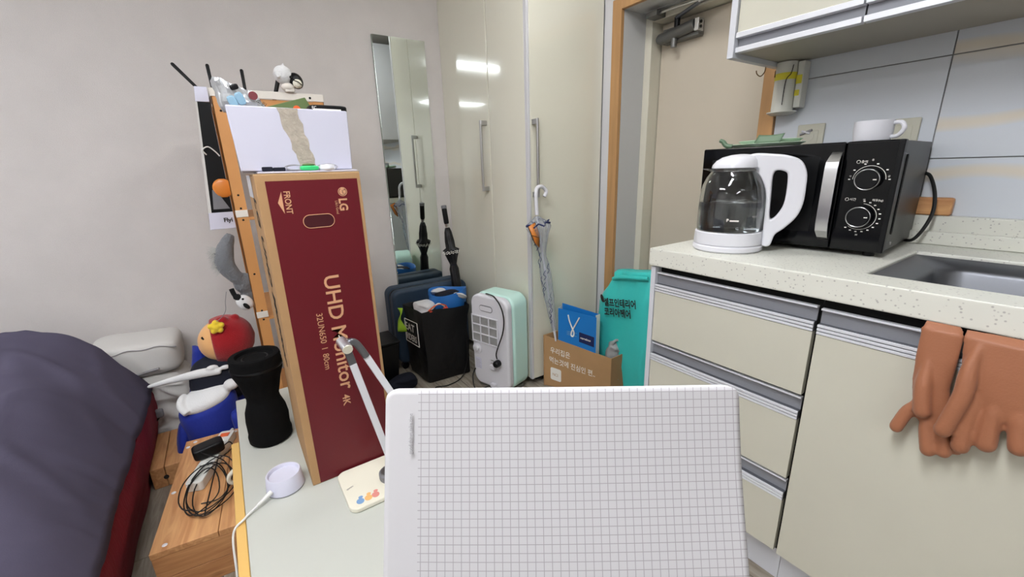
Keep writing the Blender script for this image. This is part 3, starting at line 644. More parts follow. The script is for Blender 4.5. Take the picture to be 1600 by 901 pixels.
# bits in front of the white box
pz=BZ1+.0047
t=thing('wrist_strap',(-1.10,.108,pz),'small dark navy strap on the card left of the green case','strap')
g=G(); g.box(-1.108,-1.096,.086,.107,pz,pz+.010); build('band',g,'navy_fabric',t,bevel=.002)
g=G(); g.box(-1.108,-1.096,.108,.132,pz,pz+.0085); build('band_end',g,'navy_fabric',t,bevel=.002)
g=G()
for k,(cy,ry,rz) in enumerate(((.150,.018,.006),(.157,.022,.005),(.225,.020,.007),(.222,.024,.006))):
    g.tube([(-1.102+.006*math.cos(2*PI*i/24+k),cy+ry*math.cos(2*PI*i/24),pz+.0075+rz*math.sin(2*PI*i/24)) for i in range(24)],.0009,6,closed=True)
o=build('coiled_cable',g,'print_grey',loc=(-1.10,.18,pz),recalc=False); tag(o,'thin grey earphone cable coiled on the card in front of the white box','cable')
t=thing('green_case',(-1.10,.183,pz),'small bright green plastic case on the card in front of the white box','case')
g=G(); g.loft(sup((-1.098,.182,pz+.0055),(.008,.020,.0055),.5)); build('shell',g,'green_plastic',t)
g=G(); g.ell((-1.103,.182,pz+.013),(.005,.014,.003)); build('dark_lid',g,'leaf_green',t)
g=G(); g.lathe([(0,0),(.016,0),(.018,.004),(.016,.012),(0,.014)],(-1.100,.221,pz),24); o=build('white_puck',g,'white_plastic',loc=(-1.10,.221,pz)); tag(o,'small white round puck beside the green case on the card','puck')
# packets standing on the white box
TZ=WZ0+.1368
t=thing('foil_pouch',(-1.25,.08,TZ),'open silver foil pouch with pale blue packets on the left end of the white box','pouch')
lo=[]
for z,sy,sx_,oy in ((0,.044,.030,.0),(.010,.046,.032,-.001),(.02,.047,.032,-.003),(.032,.047,.031,-.005),(.045,.045,.030,-.009),(.056,.042,.027,-.014),(.064,.038,.024,-.018),(.062,.035,.021,-.018),(.040,.036,.022,-.010)):
    L_=[]
    for k in range(48):
        a=2*PI*k/48; n0=noise.noise(V((math.cos(a)*3,math.sin(a)*3,z*60))); n1=1-abs(noise.noise(V((math.cos(a)*5,math.sin(a)*5,z*25+4))))*2
        L_.append((-1.25+sx_*math.cos(a)*(1+.25*n0)-.006*max(0,n1-.4),.085+oy+sy*math.sin(a)*(1+.12*n0),TZ+z+(.014*noise.noise(V((math.cos(a)*2.5,math.sin(a)*2.5,9)))-(.020*math.sin(a) if z>.03 else 0)*(1 if math.sin(a)>0 else .2) if z>.03 else 0)))
    lo.append(L_)
g=G(); g.loft(lo,True,False); build('pouch_body',g,'foil',t,sharp=20,recalc=False)
g=G(); g.loft([[(-1.25+.020*math.cos(2*PI*k/20),.074+.032*math.sin(2*PI*k/20),TZ+.042)for k in range(20)],[(-1.25+.020*math.cos(2*PI*k/20),.074+.032*math.sin(2*PI*k/20),TZ+.044)for k in range(20)]]); build('dark_inside',g,'black_gap',t)
for y,z,m_ in ((.062,.018,'cyan_print'),(.078,.026,'cyan_print'),(.07,.05,'black_plastic')):
    g=G(); g.loft(sup((-1.2165,y,TZ+z),(.003,.009,.014 if m_!='black_plastic' else .006),.6,rotm(20))); build('printed_patch',g,m_,t)
g=G(); g.lathe([(0,0),(.0095,0),(.0095,.0012),(0,.0012)],(-1.2185,.105,TZ+.034),20,ax=(1,0,.15)); build('red_seal',g,'box_red',t)
text('소원',.012,'print_dark',t,(-1.2155,.108,TZ+.022),(0,.8,-.6),(0,.6,.8))
t=thing('snack_packet',(-1.25,.18,TZ),'dark green flat packet with a round orange badge on the white box','packet')
g=G(); g.hexa([(-1.262,.128,TZ),(-1.248,.128,TZ),(-1.248,.243,TZ),(-1.262,.243,TZ)],[(-1.262,.134,TZ+.016),(-1.248,.134,TZ+.016),(-1.248,.222,TZ+.042),(-1.262,.222,TZ+.042)]); build('packet_body',g,'leaf_green',t,bevel=.0015)
g=G(); g.hexa([(-1.2478,.150,TZ+.001),(-1.2468,.150,TZ+.001),(-1.2468,.184,TZ+.001),(-1.2478,.184,TZ+.001)],[(-1.2478,.150,TZ+.007),(-1.2468,.150,TZ+.007),(-1.2468,.184,TZ+.014),(-1.2478,.184,TZ+.014)]); build('black_label',g,'black_plastic',t)
text('LIVING',.006,'print_white',t,(-1.2466,.152,TZ+.002),(0,1,.15),(0,-.15,1))
g=G(); g.lathe([(0,0),(.0085,0),(.0085,.001),(0,.001)],(-1.2476,.199,TZ+.013),20,ax=(1,0,0)); build('orange_badge',g,'switch_orange',t)
g=G(); g.lathe([(0,0),(.030,0),(.031,.003),(.022,.019),(0,.022)],(-1.29,.235,TZ),24); o=build('yellow_bowl_lid',g,'plush_yellow',loc=(-1.29,.235,TZ)); tag(o,'small pale yellow dome behind the green packet on the white box','lid')
t=thing('small_tin',(-1.21,.26,TZ),'small black and white flat tin at the right end of the white box','tin')
g=G(); g.loft(sup((-1.21,.262,TZ+.009),(.028,.045,.009),.35)); build('tin_body',g,'black_plastic',t)
g=G(); g.box(-1.183,-1.1815,.225,.29,TZ+.003,TZ+.008); build('white_band',g,'print_white',t)
text('EC',.009,'print_white',t,(-1.1812,.222,TZ+.007),(0,1,0),(0,0,1))
# black roller / speaker shaped cylinder
t=thing('foam_roller',(-1.395,.0,.2805),'black waisted soft cylinder standing on the low table beside the red carton','roller')
RP=[(0,0),(.054,0),(.060,.006),(.061,.025),(.0585,.034),(.0585,.05),(.0595,.075),(.056,.105),(.046,.135),(.044,.150),(.050,.175),(.057,.205),(.064,.225),(.068,.235),(.069,.265),(.0675,.272),(.069,.278),(.067,.287),(.060,.289),(.052,.288),(.050,.278),(.0,.276)]
g=G(); g.lathe(RP,(-1.395,-.002,.281),48,mod=lambda a,z:1+.02*noise.noise(V((math.cos(2*PI*a)*3,math.sin(2*PI*a)*3,z*30)))); build('soft_body',g,'black_fabric',t,sharp=50)
g=G(); g.lathe([(.030,0),(.034,.002),(.038,0)],(-1.395,-.002,.5575),36,caps=(False,False)); build('inner_ring',g,'black_plastic',t,recalc=False)
g=G(); g.lathe([(.0695,.247),(.0708,.251),(.0695,.255)],(-1.395,-.002,.281),48,caps=(False,False)); build('seam_ring',g,'black_plastic',t,recalc=False)
# charging puck
t=thing('charging_stand',(-1.122,.006,.2805),'white round charging stand with its cable on the low table','charger')
g=G(); g.lathe([(0,0),(.044,0),(.046,.003),(.042,.042),(.040,.045),(.037,.044),(.035,.036),(0,.036)],(-1.125,.006,.2805),44); build('stand_body',g,'lavender_white',t)
g=G(); g.lathe([(.0455,.0),(.0465,.001),(.0455,.002)],(-1.125,.006,.2806),44,caps=(False,False)); build('base_ring',g,'grey_rubber',t,recalc=False)
g=G(); g.tube([(-1.093,-.028,.302),(-1.075,-.062,.292)],[.0062,.0035],12); build('cable_sleeve',g,'white_cable',t)
g=G(); g.tube(smooth([(-1.075,-.062,.292),(-1.055,-.092,.285),(-1.04,-.118,.268),(-1.00,-.125,.20),(-.965,-.13,.12),(-.93,-.12,.05),(-.90,-.10,.02),(-.93,-.06,.006),(-1.0,-.02,.006)],8),.0026,8); build('cable',g,'white_cable',t)
# desk lamp
t=thing('desk_lamp',(-.995,.21,.2805),'white folding desk lamp with rounded square base in front of the red carton','lamp')
g=G(); g.prism([(x,y,.281) for x,y in rrect(-1.074,-.912,.124,.326,.022,6)],(0,0,.013)); build('base_plate',g,'cream_plastic',t,bevel=.003)
g=G(); g.lathe([(0,0),(.028,0),(.029,.004),(.029,.016),(.026,.019),(0,.019)],(-.975,.243,.2945),32); build('touch_knob',g,'grey_rubber',t)
g=G(); g.lathe([(0,0),(.024,0),(.022,.0015),(0,.0018)],(-.975,.243,.3137),32); build('knob_cap',g,'closer_grey',t)
J=V((-.988,.183,.682)); K=V((-.985,.254,.318)); K2=V((-.965,.345,.36))
def strap(g,a,b,w,th,side):
    a=V(a);b=V(b);s=V(side).normalized();d=(b-a).normalized();s=(s-d*s.dot(d)).normalized();n=d.cross(s)
    g.hexa([a-s*w-n*th,a+s*w-n*th,a+s*w+n*th,a-s*w+n*th],[b-s*w-n*th,b+s*w-n*th,b+s*w+n*th,b-s*w+n*th])
dA=(K-J).normalized(); 
g=G(); strap(g,J+dA*.045,K,.0085,.005,(0,1,0)); build('lower_arm',g,'white_plastic',t,bevel=.0015)
g=G(); strap(g,J+dA*.008,J+dA*.046,.0088,.0052,(0,1,0)); build('arm_knuckle',g,'alu_dark',t,bevel=.0015)
J2=J+V((-.012,.036,-.018)); dB=(K2-J2).normalized()
g=G(); strap(g,J2+dB*.022,K2,.0085,.005,(0,1,0)); build('upper_arm',g,'white_plastic',t,bevel=.0015)
g=G(); g.tube(smooth([J+V((-.010,.002,.006)),J+V((-.010,.016,.008)),J+V((-.011,.028,-.004)),J2+dB*.023],5),.0088,12); build('arm_knuckle',g,'alu_dark',t)
g=G(); g.cyl(J+V((-.022,-.006,.012)),J+V((.010,0,0)),.0125,n=28); build('hinge_barrel',g,'alu',t)
g=G(); g.cyl(J+V((.010,0,0)),J+V((.014,.0,-.001)),.0115,n=28); build('hinge_cap',g,'cream_plastic',t)
g=G(); g.tube(smooth([J+V((-.018,-.010,.028)),J+V((-.016,-.004,.016)),J+V((-.012,.010,.010))],4),[.001]*3+[.005]*6,8); build('hinge_tip',g,'cream_plastic',t)
g=G(); strap(g,K2+V((.0,.0,.008)),K2+V((.22,.10,.008)),.012,.006,(0,0,1)); build('lamp_head',g,'white_plastic',t,bevel=.004)
g=G(); g.box(-.996,-.974,.245,.264,.312,.330); build('arm_foot',g,'grey_rubber',t,bevel=.003)
for i,(m_,y) in enumerate((('decal_blue',.152),('decal_orange',.172),('decal_pink',.190))):
    g=G(); 
    g.prism([(-.934-.010*math.sin(a_)*(1.0),y+.0095*math.cos(a_),.2941) for a_ in [2*PI*k/12 for k in range(12)]],(0,0,.0004)); build('printed_decal',g,m_,t,flat=True)
    g=G(); g.ell((-.947,y+.004,.2943),(.005,.006,.0004),nu=12,nv=5); build('printed_decal',g,m_,t)
text('touch',.008,'print_grey',t,(-1.00,.150,.2942),(.3,-.95,0),(.95,.3,0))
# ================================================================ NOTEBOOK HELD UP IN FRONT
fw=fwd; C=V((0,0,1.08))
rt=right.normalized(); upv=(-down).normalized()
def npnt(px,py,d):  # metres on a page plane: origin at the page's lower-left
    return None
o0=C+fw*.2485-rt*.0773-upv*.2335   # lower-left corner of the page
xd=(rt+upv*.012).normalized(); zd=(upv+fw*.085-rt*.012).normalized(); nd=xd.cross(zd).normalized()
t=thing('grid_notebook',tuple(o0),'white grid-ruled notebook with rounded corners held up in the foreground','notebook')
t.matrix_world=Matrix(((xd.x,zd.x,nd.x,o0.x),(xd.y,zd.y,nd.y,o0.y),(xd.z,zd.z,nd.z,o0.z),(0,0,0,1)))
ROOT[t.name]=Matrix(((xd.x,zd.x,nd.x,o0.x),(xd.y,zd.y,nd.y,o0.y),(xd.z,zd.z,nd.z,o0.z),(0,0,0,1)))
PW,PH=.2215,.170
def page(g,z,grow=0,thick=.0):
    def f(u,v):
        x=u*PW; y=v*PH
        bow=.0022*math.sin(PI*u)+.0012*math.sin(2.2*PI*v)*u
        r=.006
        for cx in (r,PW-r):
            if y>PH-r and ((x<r and cx==r) or (x>PW-r and cx!=r)):
                dx=x-cx; dy=y-(PH-r); q=max(abs(dx),abs(dy)); L_=math.hypot(dx,dy)
                if L_>0: x=cx+dx*q/L_; y=PH-r+dy*q/L_
        return (x,y,z+bow)
    return g.grid(f,72,57)
g=G(); page(g,.0); build('page',g,'grid_page',t,local=True,recalc=False,mods=[('solid',.0004,-1)])
g=G(); page(g,-.0035); build('page_block',g,'print_white',t,local=True,recalc=False,mods=[('solid',.0028,0)])
g=G(); page(g,-.007); build('cover',g,'white_trim',t,local=True,recalc=False,mods=[('solid',.0012,-1)])
text('good things take time',.0036,'print_grey',t,(.0175,PH-.0385,.0012),(0,1,0),(-1,0,0),local=True,sx=.78)
text('26',.0036,'print_grey',t,(.0180,PH-.1155,.0010),(0,1,0),(-1,0,0),local=True,sx=.78)
# ================================================================ BED
t=thing('mattress',(-1.3,-1.1,0),'thick floor mattress in a crimson cover under the grey-purple duvet','mattress')
def mat_side(u,v): # profile round the long edge: u along x, v up
    x=-2.33+2.0*u; z=.25*v
    y=-.412+.016*(1-math.cos(PI*v))+.010*math.sin(PI*v)+.007*noise.noise(V((x*5,v*3,0)))+.004*noise.noise(V((x*3,v*14,4)))
    return (x,y,z)
def ms(u,v):
    if v<.5: return mat_side(u,v*2)
    x,y,z=mat_side(u,1); k=(v-.5)*2; return (x,y-1.35*k,.25+.012*math.sin(PI*k)) 
g=G(); g.grid(ms,110,40); build('crimson_cover',g,'crimson',t,mods=[('solid',.01,-1)],recalc=False)
g=G(); g.box(-2.32,-.34,-1.74,-.43,.002,.232); build('core',g,'crimson',t,bevel=.02)
for z in (.085,.175):
    g=G(); g.tube([(-2.33+2.0*k/60,mat_side(k/60,z/.25)[1]+.001,z+.003*math.sin(k*.7)) for k in range(61)],.0028,6); build('piping',g,'crimson',t)
def duv(u,v):
    x=-2.20+1.95*u; d=1.38*v
    H=.60-.11*min(1,max(0,(x+2.1)/.9))
    ex=min(1,(x+2.20)/.16)
    k=min(d/.30,1); z=.262+(H-.262)*(1-(1-k)**2.5)*(ex**.45 if ex>0 else 0)
    yy=-.366-d+.012*noise.noise(V((x*4,0,2)))*max(0,1-d*4)-.05*(1-(ex**.5 if ex>0 else 0))
    n1=noise.noise(V((x*2.6+d*2.2,d*3.0-x*.8,.3))); n2=1-abs(noise.noise(V((x*5+d*6,d*2.2-x*4,1.7))))*2
    n3=1-abs(noise.noise(V((x*13,d*3.2,5.1))))*2
    n4=noise.noise(V((x*7+d*3,d*8-x*2,3.3)))
    z+=.024*n1+.014*n4+.010*max(0,n2-.62)*2.6*min(1,d*12+.2)+.007*max(0,n3-.6)*2*max(0,1-d*5)
    z=max(z,.272)
    return (x,yy+.008*noise.noise(V((x*14,3,d*5)))*max(0,1-d*5),z)
g=G(); g.grid(duv,170,120)
def under(u,v):
    x,y,z=duv(u,0); k=v; 
    return (x,y-.035*k+.012*math.sin(PI*k),z-.014*math.sin(PI*min(1,k*1.2)))
g2=G(); g2.grid(under,170,4)
g.add(g2.v,g2.f)
t=thing('duvet',(-1.25,-1.05,.25),'puffy grey-purple duvet spread over the crimson mattress','duvet')
build('quilt_cover',g,'duvet',t,recalc=False,mods=[('solid',.006,-1)],sharp=180)
g=G(); g.tube([tuple(V(duv(k/120,.0))+V((0,.001,-.001))) for k in range(121)],.003,6); build('edge_piping',g,'duvet',t)
# pillows against the wall
t=thing('folded_pillow',(-2.21,-.37,.30),'smooth white folded pillow on top of the crumpled one beside the bed','pillow')
g=G(); g.loft(sup((-2.215,-.40,.385),(.12,.145,.072),.38,rotm(x=-3),.008,9,nu=60,nv=40)); build('pillow_body',g,'pillow_white',t,sharp=180)
g=G(); g.tube([(-2.10,-.53+.27*k/20,.435+.004*math.sin(k*.9)-.012*((k-10)/10)**2) for k in range(21)],.002,6); build('seam',g,'print_grey',t)
t=thing('crumpled_pillow',(-2.21,-.37,.05),'crumpled white bedding bundle under the folded pillow against the wall','pillow')
CR=.016
def crm(L):
    out=[]
    for l in L:
        o=[]
        for p in l:
            w=max(0,1-abs(noise.noise(V((p[1]*8+p[2]*5,p[2]*24+p[1]*6,p[0]*6))))*4.0); o.append((p[0]+CR*w,p[1]-CR*.5*w,p[2]))
        out.append(o)
    return out
g=G(); g.loft(crm(sup((-2.215,-.385,.165),(.125,.135,.15),.45,None,.016,8,nu=120,nv=90))); build('bundle_body',g,'pillow_white',t,sharp=180)
g=G(); g.tube(smooth([(-2.10,-.46,.32),(-2.095,-.40,.335),(-2.09,-.33,.345)],4),.005,8); build('tie_band',g,'print_grey',t)
t=thing('black_plug_cable',(-2.03,-.38,.10),'black cable with a square plug lying against the white bedding','cable')
g=G(); g.tube(smooth([(-2.06,-.44,.19),(-2.05,-.42,.155),(-2.04,-.385,.145),(-2.03,-.365,.16),(-2.035,-.35,.185)],6),.004,8); build('cord',g,'rubber_cord',t)
g=G(); g.loft(sup((-2.035,-.362,.178),(.012,.017,.017),.45)); build('plug',g,'grey_rubber',t)
# ================================================================ PINE PLATFORM UNDER THE TABLE EDGE
th=math.atan2(.053,-.543)-PI  # direction of the long side
t=thing('pine_platform',(-1.785,-.266,0),'low knotty pine box beside the bed carrying the white power strip','box',rz=th)
def pb(n,g,m,**k): return build(n,g,m,t,local=True,**k)
LL,WW,HH=.546,.30,.15
for k in range(2):
    g=G(); y0=.0+k*(WW/2+.0006); g.box(0,LL,y0,y0+WW/2-.0006,HH-.018,HH); pb('plank',g,'pine_x',bevel=.0015)
for (z0,z1) in ((0,.062),(.0635,.1315)):
    g=G(); g.box(LL-.018,LL-.001,0.001,WW-.001,z0,z1); pb('plank',g,'pine_y',bevel=.0015)
    g=G(); g.box(.001,.018,0.001,WW-.001,z0,z1); pb('plank',g,'pine_y',bevel=.0015)
    g=G(); g.box(.0185,LL-.0185,0.001,.018,z0,z1); pb('plank',g,'pine_x',bevel=.0015)
for x,y in ((.02,.03),(.02,.155),(.045,.004),(LL-.02,.03),(LL-.02,.195),(.30,.012)):
    g=G(); g.ell((x,y if y>.01 else .012,HH),(.0065,.0065,.0022),nu=14,nv=6); pb('screw_cap',g,'white_plastic')
g=G(); g.ell((LL-.0008,.035,.045),(.002,.0065,.0065),nu=14,nv=8); pb('screw_cap',g,'white_plastic')
t=thing('pine_beam',(-2.0,-.345,0),'short pine beam lying on the floor between the bed and the blue plush','beam')
for y0,y1 in ((-.386,-.3455),(-.344,-.292)):
    g=G(); g.box(-2.055,-1.78,y0,y1,.001,.082); build('plank',g,'pine_x',t,bevel=.003)
g=G(); g.cyl((-1.7795,-.345,.04),(-1.7785,-.345,.04),.008,n=14); build('knot_plug',g,'print_dark',t)
g=G(); g.box(-1.35,-1.05,-.365,-.343,.001,.012); 
# power strip
a0=V((-1.715,-.132,.1505)); a1=V((-1.450,-.228,.1505)); dd=(a1-a0).normalized(); ang=math.atan2(dd.y,dd.x); ln=(a1-a0).length
t=thing('power_strip',tuple(a0),'white multi-socket power strip with an orange switch on the pine box','power strip',rz=ang)
def ps(n,g,m,**k): return build(n,g,m,k.pop('p',t),local=True,**k)
g=G(); g.prism([(x,y,0) for x,y in rrect(0,ln,-.024,.024,.010,5)],(0,0,.032)); ps('strip_body',g,'strip_white',bevel=.003)
g=G(); g.box(.020,.042,-.014,.014,.0322,.0355); ps('rocker_switch',g,'switch_orange',bevel=.0015)
for x in (.075,.115,.158,.200,):
    g=G(); g.lathe([(.0185,.0322),(.019,.034),(.0165,.034),(.0155,.0325),(0,.0325)],(x,0,0),28); s_=ps('socket',g,'strip_white')
    for y in (-.0095,.0095):
        g=G(); g.box(x-.0022,x+.0022,y-.004,y+.004,.0326,.0332); ps('socket_hole',g,'black_gap',p=s_)
g=G(); g.tube([(0,0,.016),(-.02,0,.016),(-.035,0,.014)],[.007,.005,.0045],10); ps('cord_sleeve',g,'strip_white')
t=thing('power_adapter',(-1.588,-.186,.186),'black power adapter block plugged into the white power strip','adapter')
g=G(); g.loft(sup((-1.588,-.186,.205),(.028,.044,.020),.35,rotm(z=8,x=4))); build('adapter_body',g,'black_plastic',t,sharp=60)
g=G(); pts=[]
for k in range(150):
    a=2*PI*k/30; w=k/30 # five loose turns
    pts.append((-1.405+(.095+.012*math.sin(w*2.1))*math.cos(a)+.012*math.sin(w*3.3),-.192+(.052+.010*math.cos(w*1.7))*math.sin(a)+.018*math.sin(w*2.3)-.35*(.095*math.cos(a))*.25,.158+.030*max(0,-math.cos(a))+.004*w+.004*math.sin(3*a)))
lead=[(-1.585,-.142,.20),(-1.575,-.125,.212),(-1.56,-.118,.20),(-1.53,-.135,.20),(-1.50,-.16,.205)]
t=thing('coiled_black_cord',(-1.405,-.185,.153),'thin black adapter cord coiled loosely over the end of the power strip','cord')
g.tube(smooth(lead,4)+[V(p) for p in pts],.0019,6); build('cord_loops',g,'rubber_cord',t)
g=G(); g.tube(smooth([(-1.60,-.21,.20),(-1.55,-.20,.215),(-1.49,-.145,.20),(-1.42,-.128,.175),(-1.36,-.16,.16),(-1.37,-.21,.156)],6),.0019,6); build('cord_end',g,'rubber_cord',t)
# mug under the table edge
t=thing('cream_mug',(-1.405,-.035,.1505),'cream mug on the pine box, only its handle showing beside the table edge','mug')
g=G(); g.lathe([(0,0),(.030,0),(.034,.004),(.036,.078),(.0335,.078),(.032,.008),(0,.006)],(-1.400,-.050,.1507),32); build('cup_body',g,'cream_plastic',t)
g=G(); g.tube(smooth([(-1.400,-.083,.215),(-1.398,-.112,.212),(-1.396,-.133,.195),(-1.398,-.132,.172),(-1.400,-.108,.160),(-1.400,-.083,.163)],6),.0062,12); build('handle',g,'cream_plastic',t)
# ================================================================ PLUSH TOYS
t=thing('hooded_plush',(-1.97,-.12,0),'large plush toy with dark red hood, skin-coloured face and blue cape','plush toy')
g=G(); g.lathe([(math.sqrt(max(0,1-((y+.083)/.1)**2))*.098,y) for y in [-.128+.145*k/16 for k in range(17)]],(-1.965,0,.452),40,ax=(0,1,0)); g.ell((-1.93,-.085,.540),(.02,.023,.018)); g.ell((-1.95,-.04,.538),(.015,.016,.014)); build('hood',g,'plush_red',t,mods=[('remesh',.005,3)])
g=G(); g.ell((-1.965,-.085,.450),(.091,.094,.088),nu=32,nv=20); f_=build('face',g,'plush_skin',t,sharp=180)
g=G(); g.loft(sup((-1.918,-.153,.485),(.004,.009,.004),.5,rotm(x=-35,z=-45))); build('eye',g,'plush_black',f_)
g=G(); 
for k in range(5):
    a=2*PI*k/5+.3; g.ell((-1.878,-.103+.017*math.cos(a),.533+.017*math.sin(a)),(.011,.0115,.0115),nu=14,nv=9)
g.ell((-1.878,-.103,.533),(.014,.015,.015)); build('yellow_star',g,'plush_yellow',t,mods=[('remesh',.0025,5)])
g=G(); g.loft(sup((-1.955,-.13,.30),(.085,.105,.10),.8,None,.006,9)); build('torso',g,'navy_fabric',t,sharp=180)
def cape(u,v):
    y=-.225-.075*v+ (.0)*u; y0=-.195-.115*v; y1=-.02-.02*v
    return (-2.0+.06*v+.05*math.sin(PI*u)+.012*math.sin(u*17+v*3),y0+(y1-y0)*u,.44-.44*v**.9+.0)
g=G(); g.grid(cape,40,24); build('cape',g,'royal_blue',t,recalc=False,mods=[('solid',.012,0)],sharp=180)
g=G(); g.tube(smooth([(-1.985,-.36,.318),(-1.95,-.29,.335),(-1.915,-.225,.350),(-1.885,-.17,.360),(-1.87,-.12,.357)],5),[.006,.0075,.009,.010,.011,.012,.0125,.013,.014,.015,.016,.016,.017,.017,.017,.017,.016,.015,.014,.013,.010],12); g.ell((-1.875,-.145,.377),(.012,.02,.010)); g.ell((-1.872,-.105,.368),(.010,.018,.009)); build('white_glove_arm',g,'plush_white',t,mods=[('remesh',.0035,3)])
t=thing('blue_plush_sack',(-1.86,-.185,0),'round blue plush with a white stuffed top, standing behind the pine box','plush toy')
g=G(); lo=[]
for r,z in ((.075,.001),(.086,.02),(.092,.10),(.096,.18),(.097,.235),(.090,.262),(.078,.268)):
    lo.append([(-1.885+.085/.097*r*math.cos(2*PI*k/36),-.185+r*math.sin(2*PI*k/36),z+.10*max(0,(z-.1)/.17)*(.6*math.sin(2*PI*k/36)-.5*math.cos(2*PI*k/36))*.45) for k in range(36)])
g.loft(lo); build('blue_body',g,'royal_blue',t,sharp=180)
g=G(); g.loft(sup((-1.880,-.185,.262),(.076,.087,.035),.9,rotm(x=14,y=8))); g.ell((-1.852,-.098,.300),(.026,.026,.022)); g.tube(smooth([(-1.815,-.245,.243),(-1.84,-.262,.262),(-1.87,-.262,.275),(-1.90,-.25,.28)],4),.013,12); build('white_top',g,'plush_white',t,mods=[('remesh',.004,4)])
g=G(); g.loft(sup((-1.84,-.095,.10),(.05,.022,.10),.7,rotm(x=8),.01,14)); build('side_fold',g,'royal_blue',t,sharp=180)
g=G(); g.loft(sup((-1.88,-.285,.10),(.045,.022,.085),.7,rotm(x=-8),.01,14,seed=3)); build('side_fold',g,'royal_blue',t,sharp=180)
# ================================================================ RACK WITH ROUTER, PACKAGE AND GREY PLUSH
t=thing('orange_rack',(-1.95,.2,0),'orange and white metal rack standing between the wall and the red carton','shelf rack')
RX0,RX1,RY0,RY1,RZ=-2.16,-1.75,.032,.372,1.352
for x in (RX0,RX1):
    for y in (RY0,RY1):
        sy=1 if y==RY0 else -1; sx=1 if x==RX0 else -1
        g=G(); g.box(min(x,x+sx*.002),max(x,x+sx*.002),min(y,y+sy*.037),max(y,y+sy*.037),0,RZ); g.box(min(x,x+sx*.035),max(x,x+sx*.035),min(y,y+sy*.002),max(y,y+sy*.002),0,RZ)
        p_=build('post',g,'rack_orange',t,flat=True)
        if x==RX1:
            for z in (1.29,1.02,.975,.935,.74,.60,.565,.45):
                g=G(); g.cyl((x+.0001,y+sy*.019,z),(x+.0012,y+sy*.019,z),.0036,n=12); build('bolt_hole',g,'black_gap',p_)
            for z in (.957,.585):
                g=G(); g.box(x+.0002,x+.002,y if sy>0 else y-.037,y+.037 if sy>0 else y,z-.012,z+.012); build('bracket',g,'rack_white',p_,bevel=.001)
for z in (RZ,.957,.585,.20):
    h=.030 if z==RZ else .024
    g=G(); g.box(RX0+.0025,RX1-.0045,RY0+.0025,RY1-.0025,z-h+.004,z-h+.010); build('shelf_board',g,'rack_orange',t)
    g=G(); g.box(RX1-.004,RX1-.0022,RY0+.038,RY1-.038,z-.05 if z==RZ else z-h,z-.020); build('shelf_lip',g,'rack_orange',t)
for (x0,x1,y0,y1) in ((RX1-.001,RX1+.003,RY0,RY1),(RX0-.003,RX0+.001,RY0,RY1),(RX0+.0015,RX1-.0015,RY0-.003,RY0+.001),(RX0+.0015,RX1-.0015,RY1-.001,RY1+.003)):
    g=G(); g.box(x0,x1,y0,y1,RZ-.019,RZ+.006); build('top_rail',g,'rack_white',t,bevel=.0015)
for y in (RY0+.022,RY1-.045):
    g=G(); g.cyl((RX1+.003,y,RZ-.008),(RX1+.004,y,RZ-.008),.004,n=12); build('bolt_hole',g,'black_gap',t)
t=thing('wifi_router',(-2.08,.12,RZ-.02),'router with black aerials on the top shelf of the orange rack','router')
g=G(); g.box(-2.14,-2.04,-.0+.04,.33,RZ-.0195,RZ+.004); build('router_body',g,'black_plastic',t,bevel=.005)
for (a,b_) in (((-2.10,.045,RZ+.0),(-2.105,-.062,1.490)),((-2.10,.05,RZ+.0),(-2.10,.047,1.496)),((-2.10,.157,RZ),(-2.10,.157,1.488)),((-2.10,.245,RZ),(-2.10,.284,1.467))):
    a=V(a); b2=V(b_); g=G(); r_=.0062 if b_[1]!=.284 else .0085
    g.tube([a,a+(b2-a)*.97,b2],[r_*.8,r_,r_*.6],12); build('aerial',g,'black_plastic',t)
t=thing('window_package',(-1.93,-.012,.90),'tall narrow toy package with a clear window beside the orange rack, marked Flyi','package')
def pk(u,y,z): # package frame leaning slightly: u 0..1 depth from front to wall
    return None
P0=[(-1.79,-.050,.906),(-1.79,.026,.906),(-2.06,.026,.906),(-2.06,-.050,.906)]; P1=[(-1.79,-.008,1.366),(-1.79,.026,1.366),(-2.06,.026,1.366),(-2.06,-.008,1.366)]
lp=lambda k,j:tuple(V(P0[j])*(1-k)+V(P1[j])*k)
g=G(); g.hexa([lp(0,j) for j in range(4)],[lp(.125,j) for j in range(4)]); build('bottom_band',g,'box_white',t,bevel=.0015)
g=G(); g.hexa([lp(.90,j) for j in range(4)],[lp(1,j) for j in range(4)]); build('header_band',g,'lavender_white',t,bevel=.0015)
g=G(); q0=[V(p)+V((-.004,0,0)) if p[0]>-2 else V(p) for p in [lp(.1255,j) for j in range(4)]]; q1=[V(p)+V((-.004,0,0)) if p[0]>-2 else V(p) for p in [lp(.8995,j) for j in range(4)]]
g.hexa(q0,q1); build('inner_card',g,'black_plastic',t)
g=G(); 
for j,(dy) in ((0,.009),):
    g.hexa([V(lp(.1255,0)),V(lp(.1255,0))+V((0,dy,0)),V(lp(.1255,3))+V((0,dy,0)),V(lp(.1255,3))+V((0,-.001,0))],[V(lp(.8995,0)),V(lp(.8995,0))+V((0,dy*.5,0)),V(lp(.8995,3))+V((0,dy*.5,0)),V(lp(.8995,3))+V((0,-.001,0))])
build('grey_side',g,'window_grey' if 'window_grey' in MT else 'pillow_white',t)
g=G(); g.ell((-1.792,.012,1.045),(.008,.030,.032)); build('orange_ball',g,'orange_film',t)
g=G(); g.hexa([(-1.7895,-.028,.975),(-1.7895,.020,.975),(-1.790,.020,.975),(-1.790,-.028,.975)],[(-1.7895,-.020,1.04),(-1.7895,-.010,1.04),(-1.790,-.010,1.04),(-1.790,-.020,1.04)]); build('silver_print',g,'grey_rubber',t)
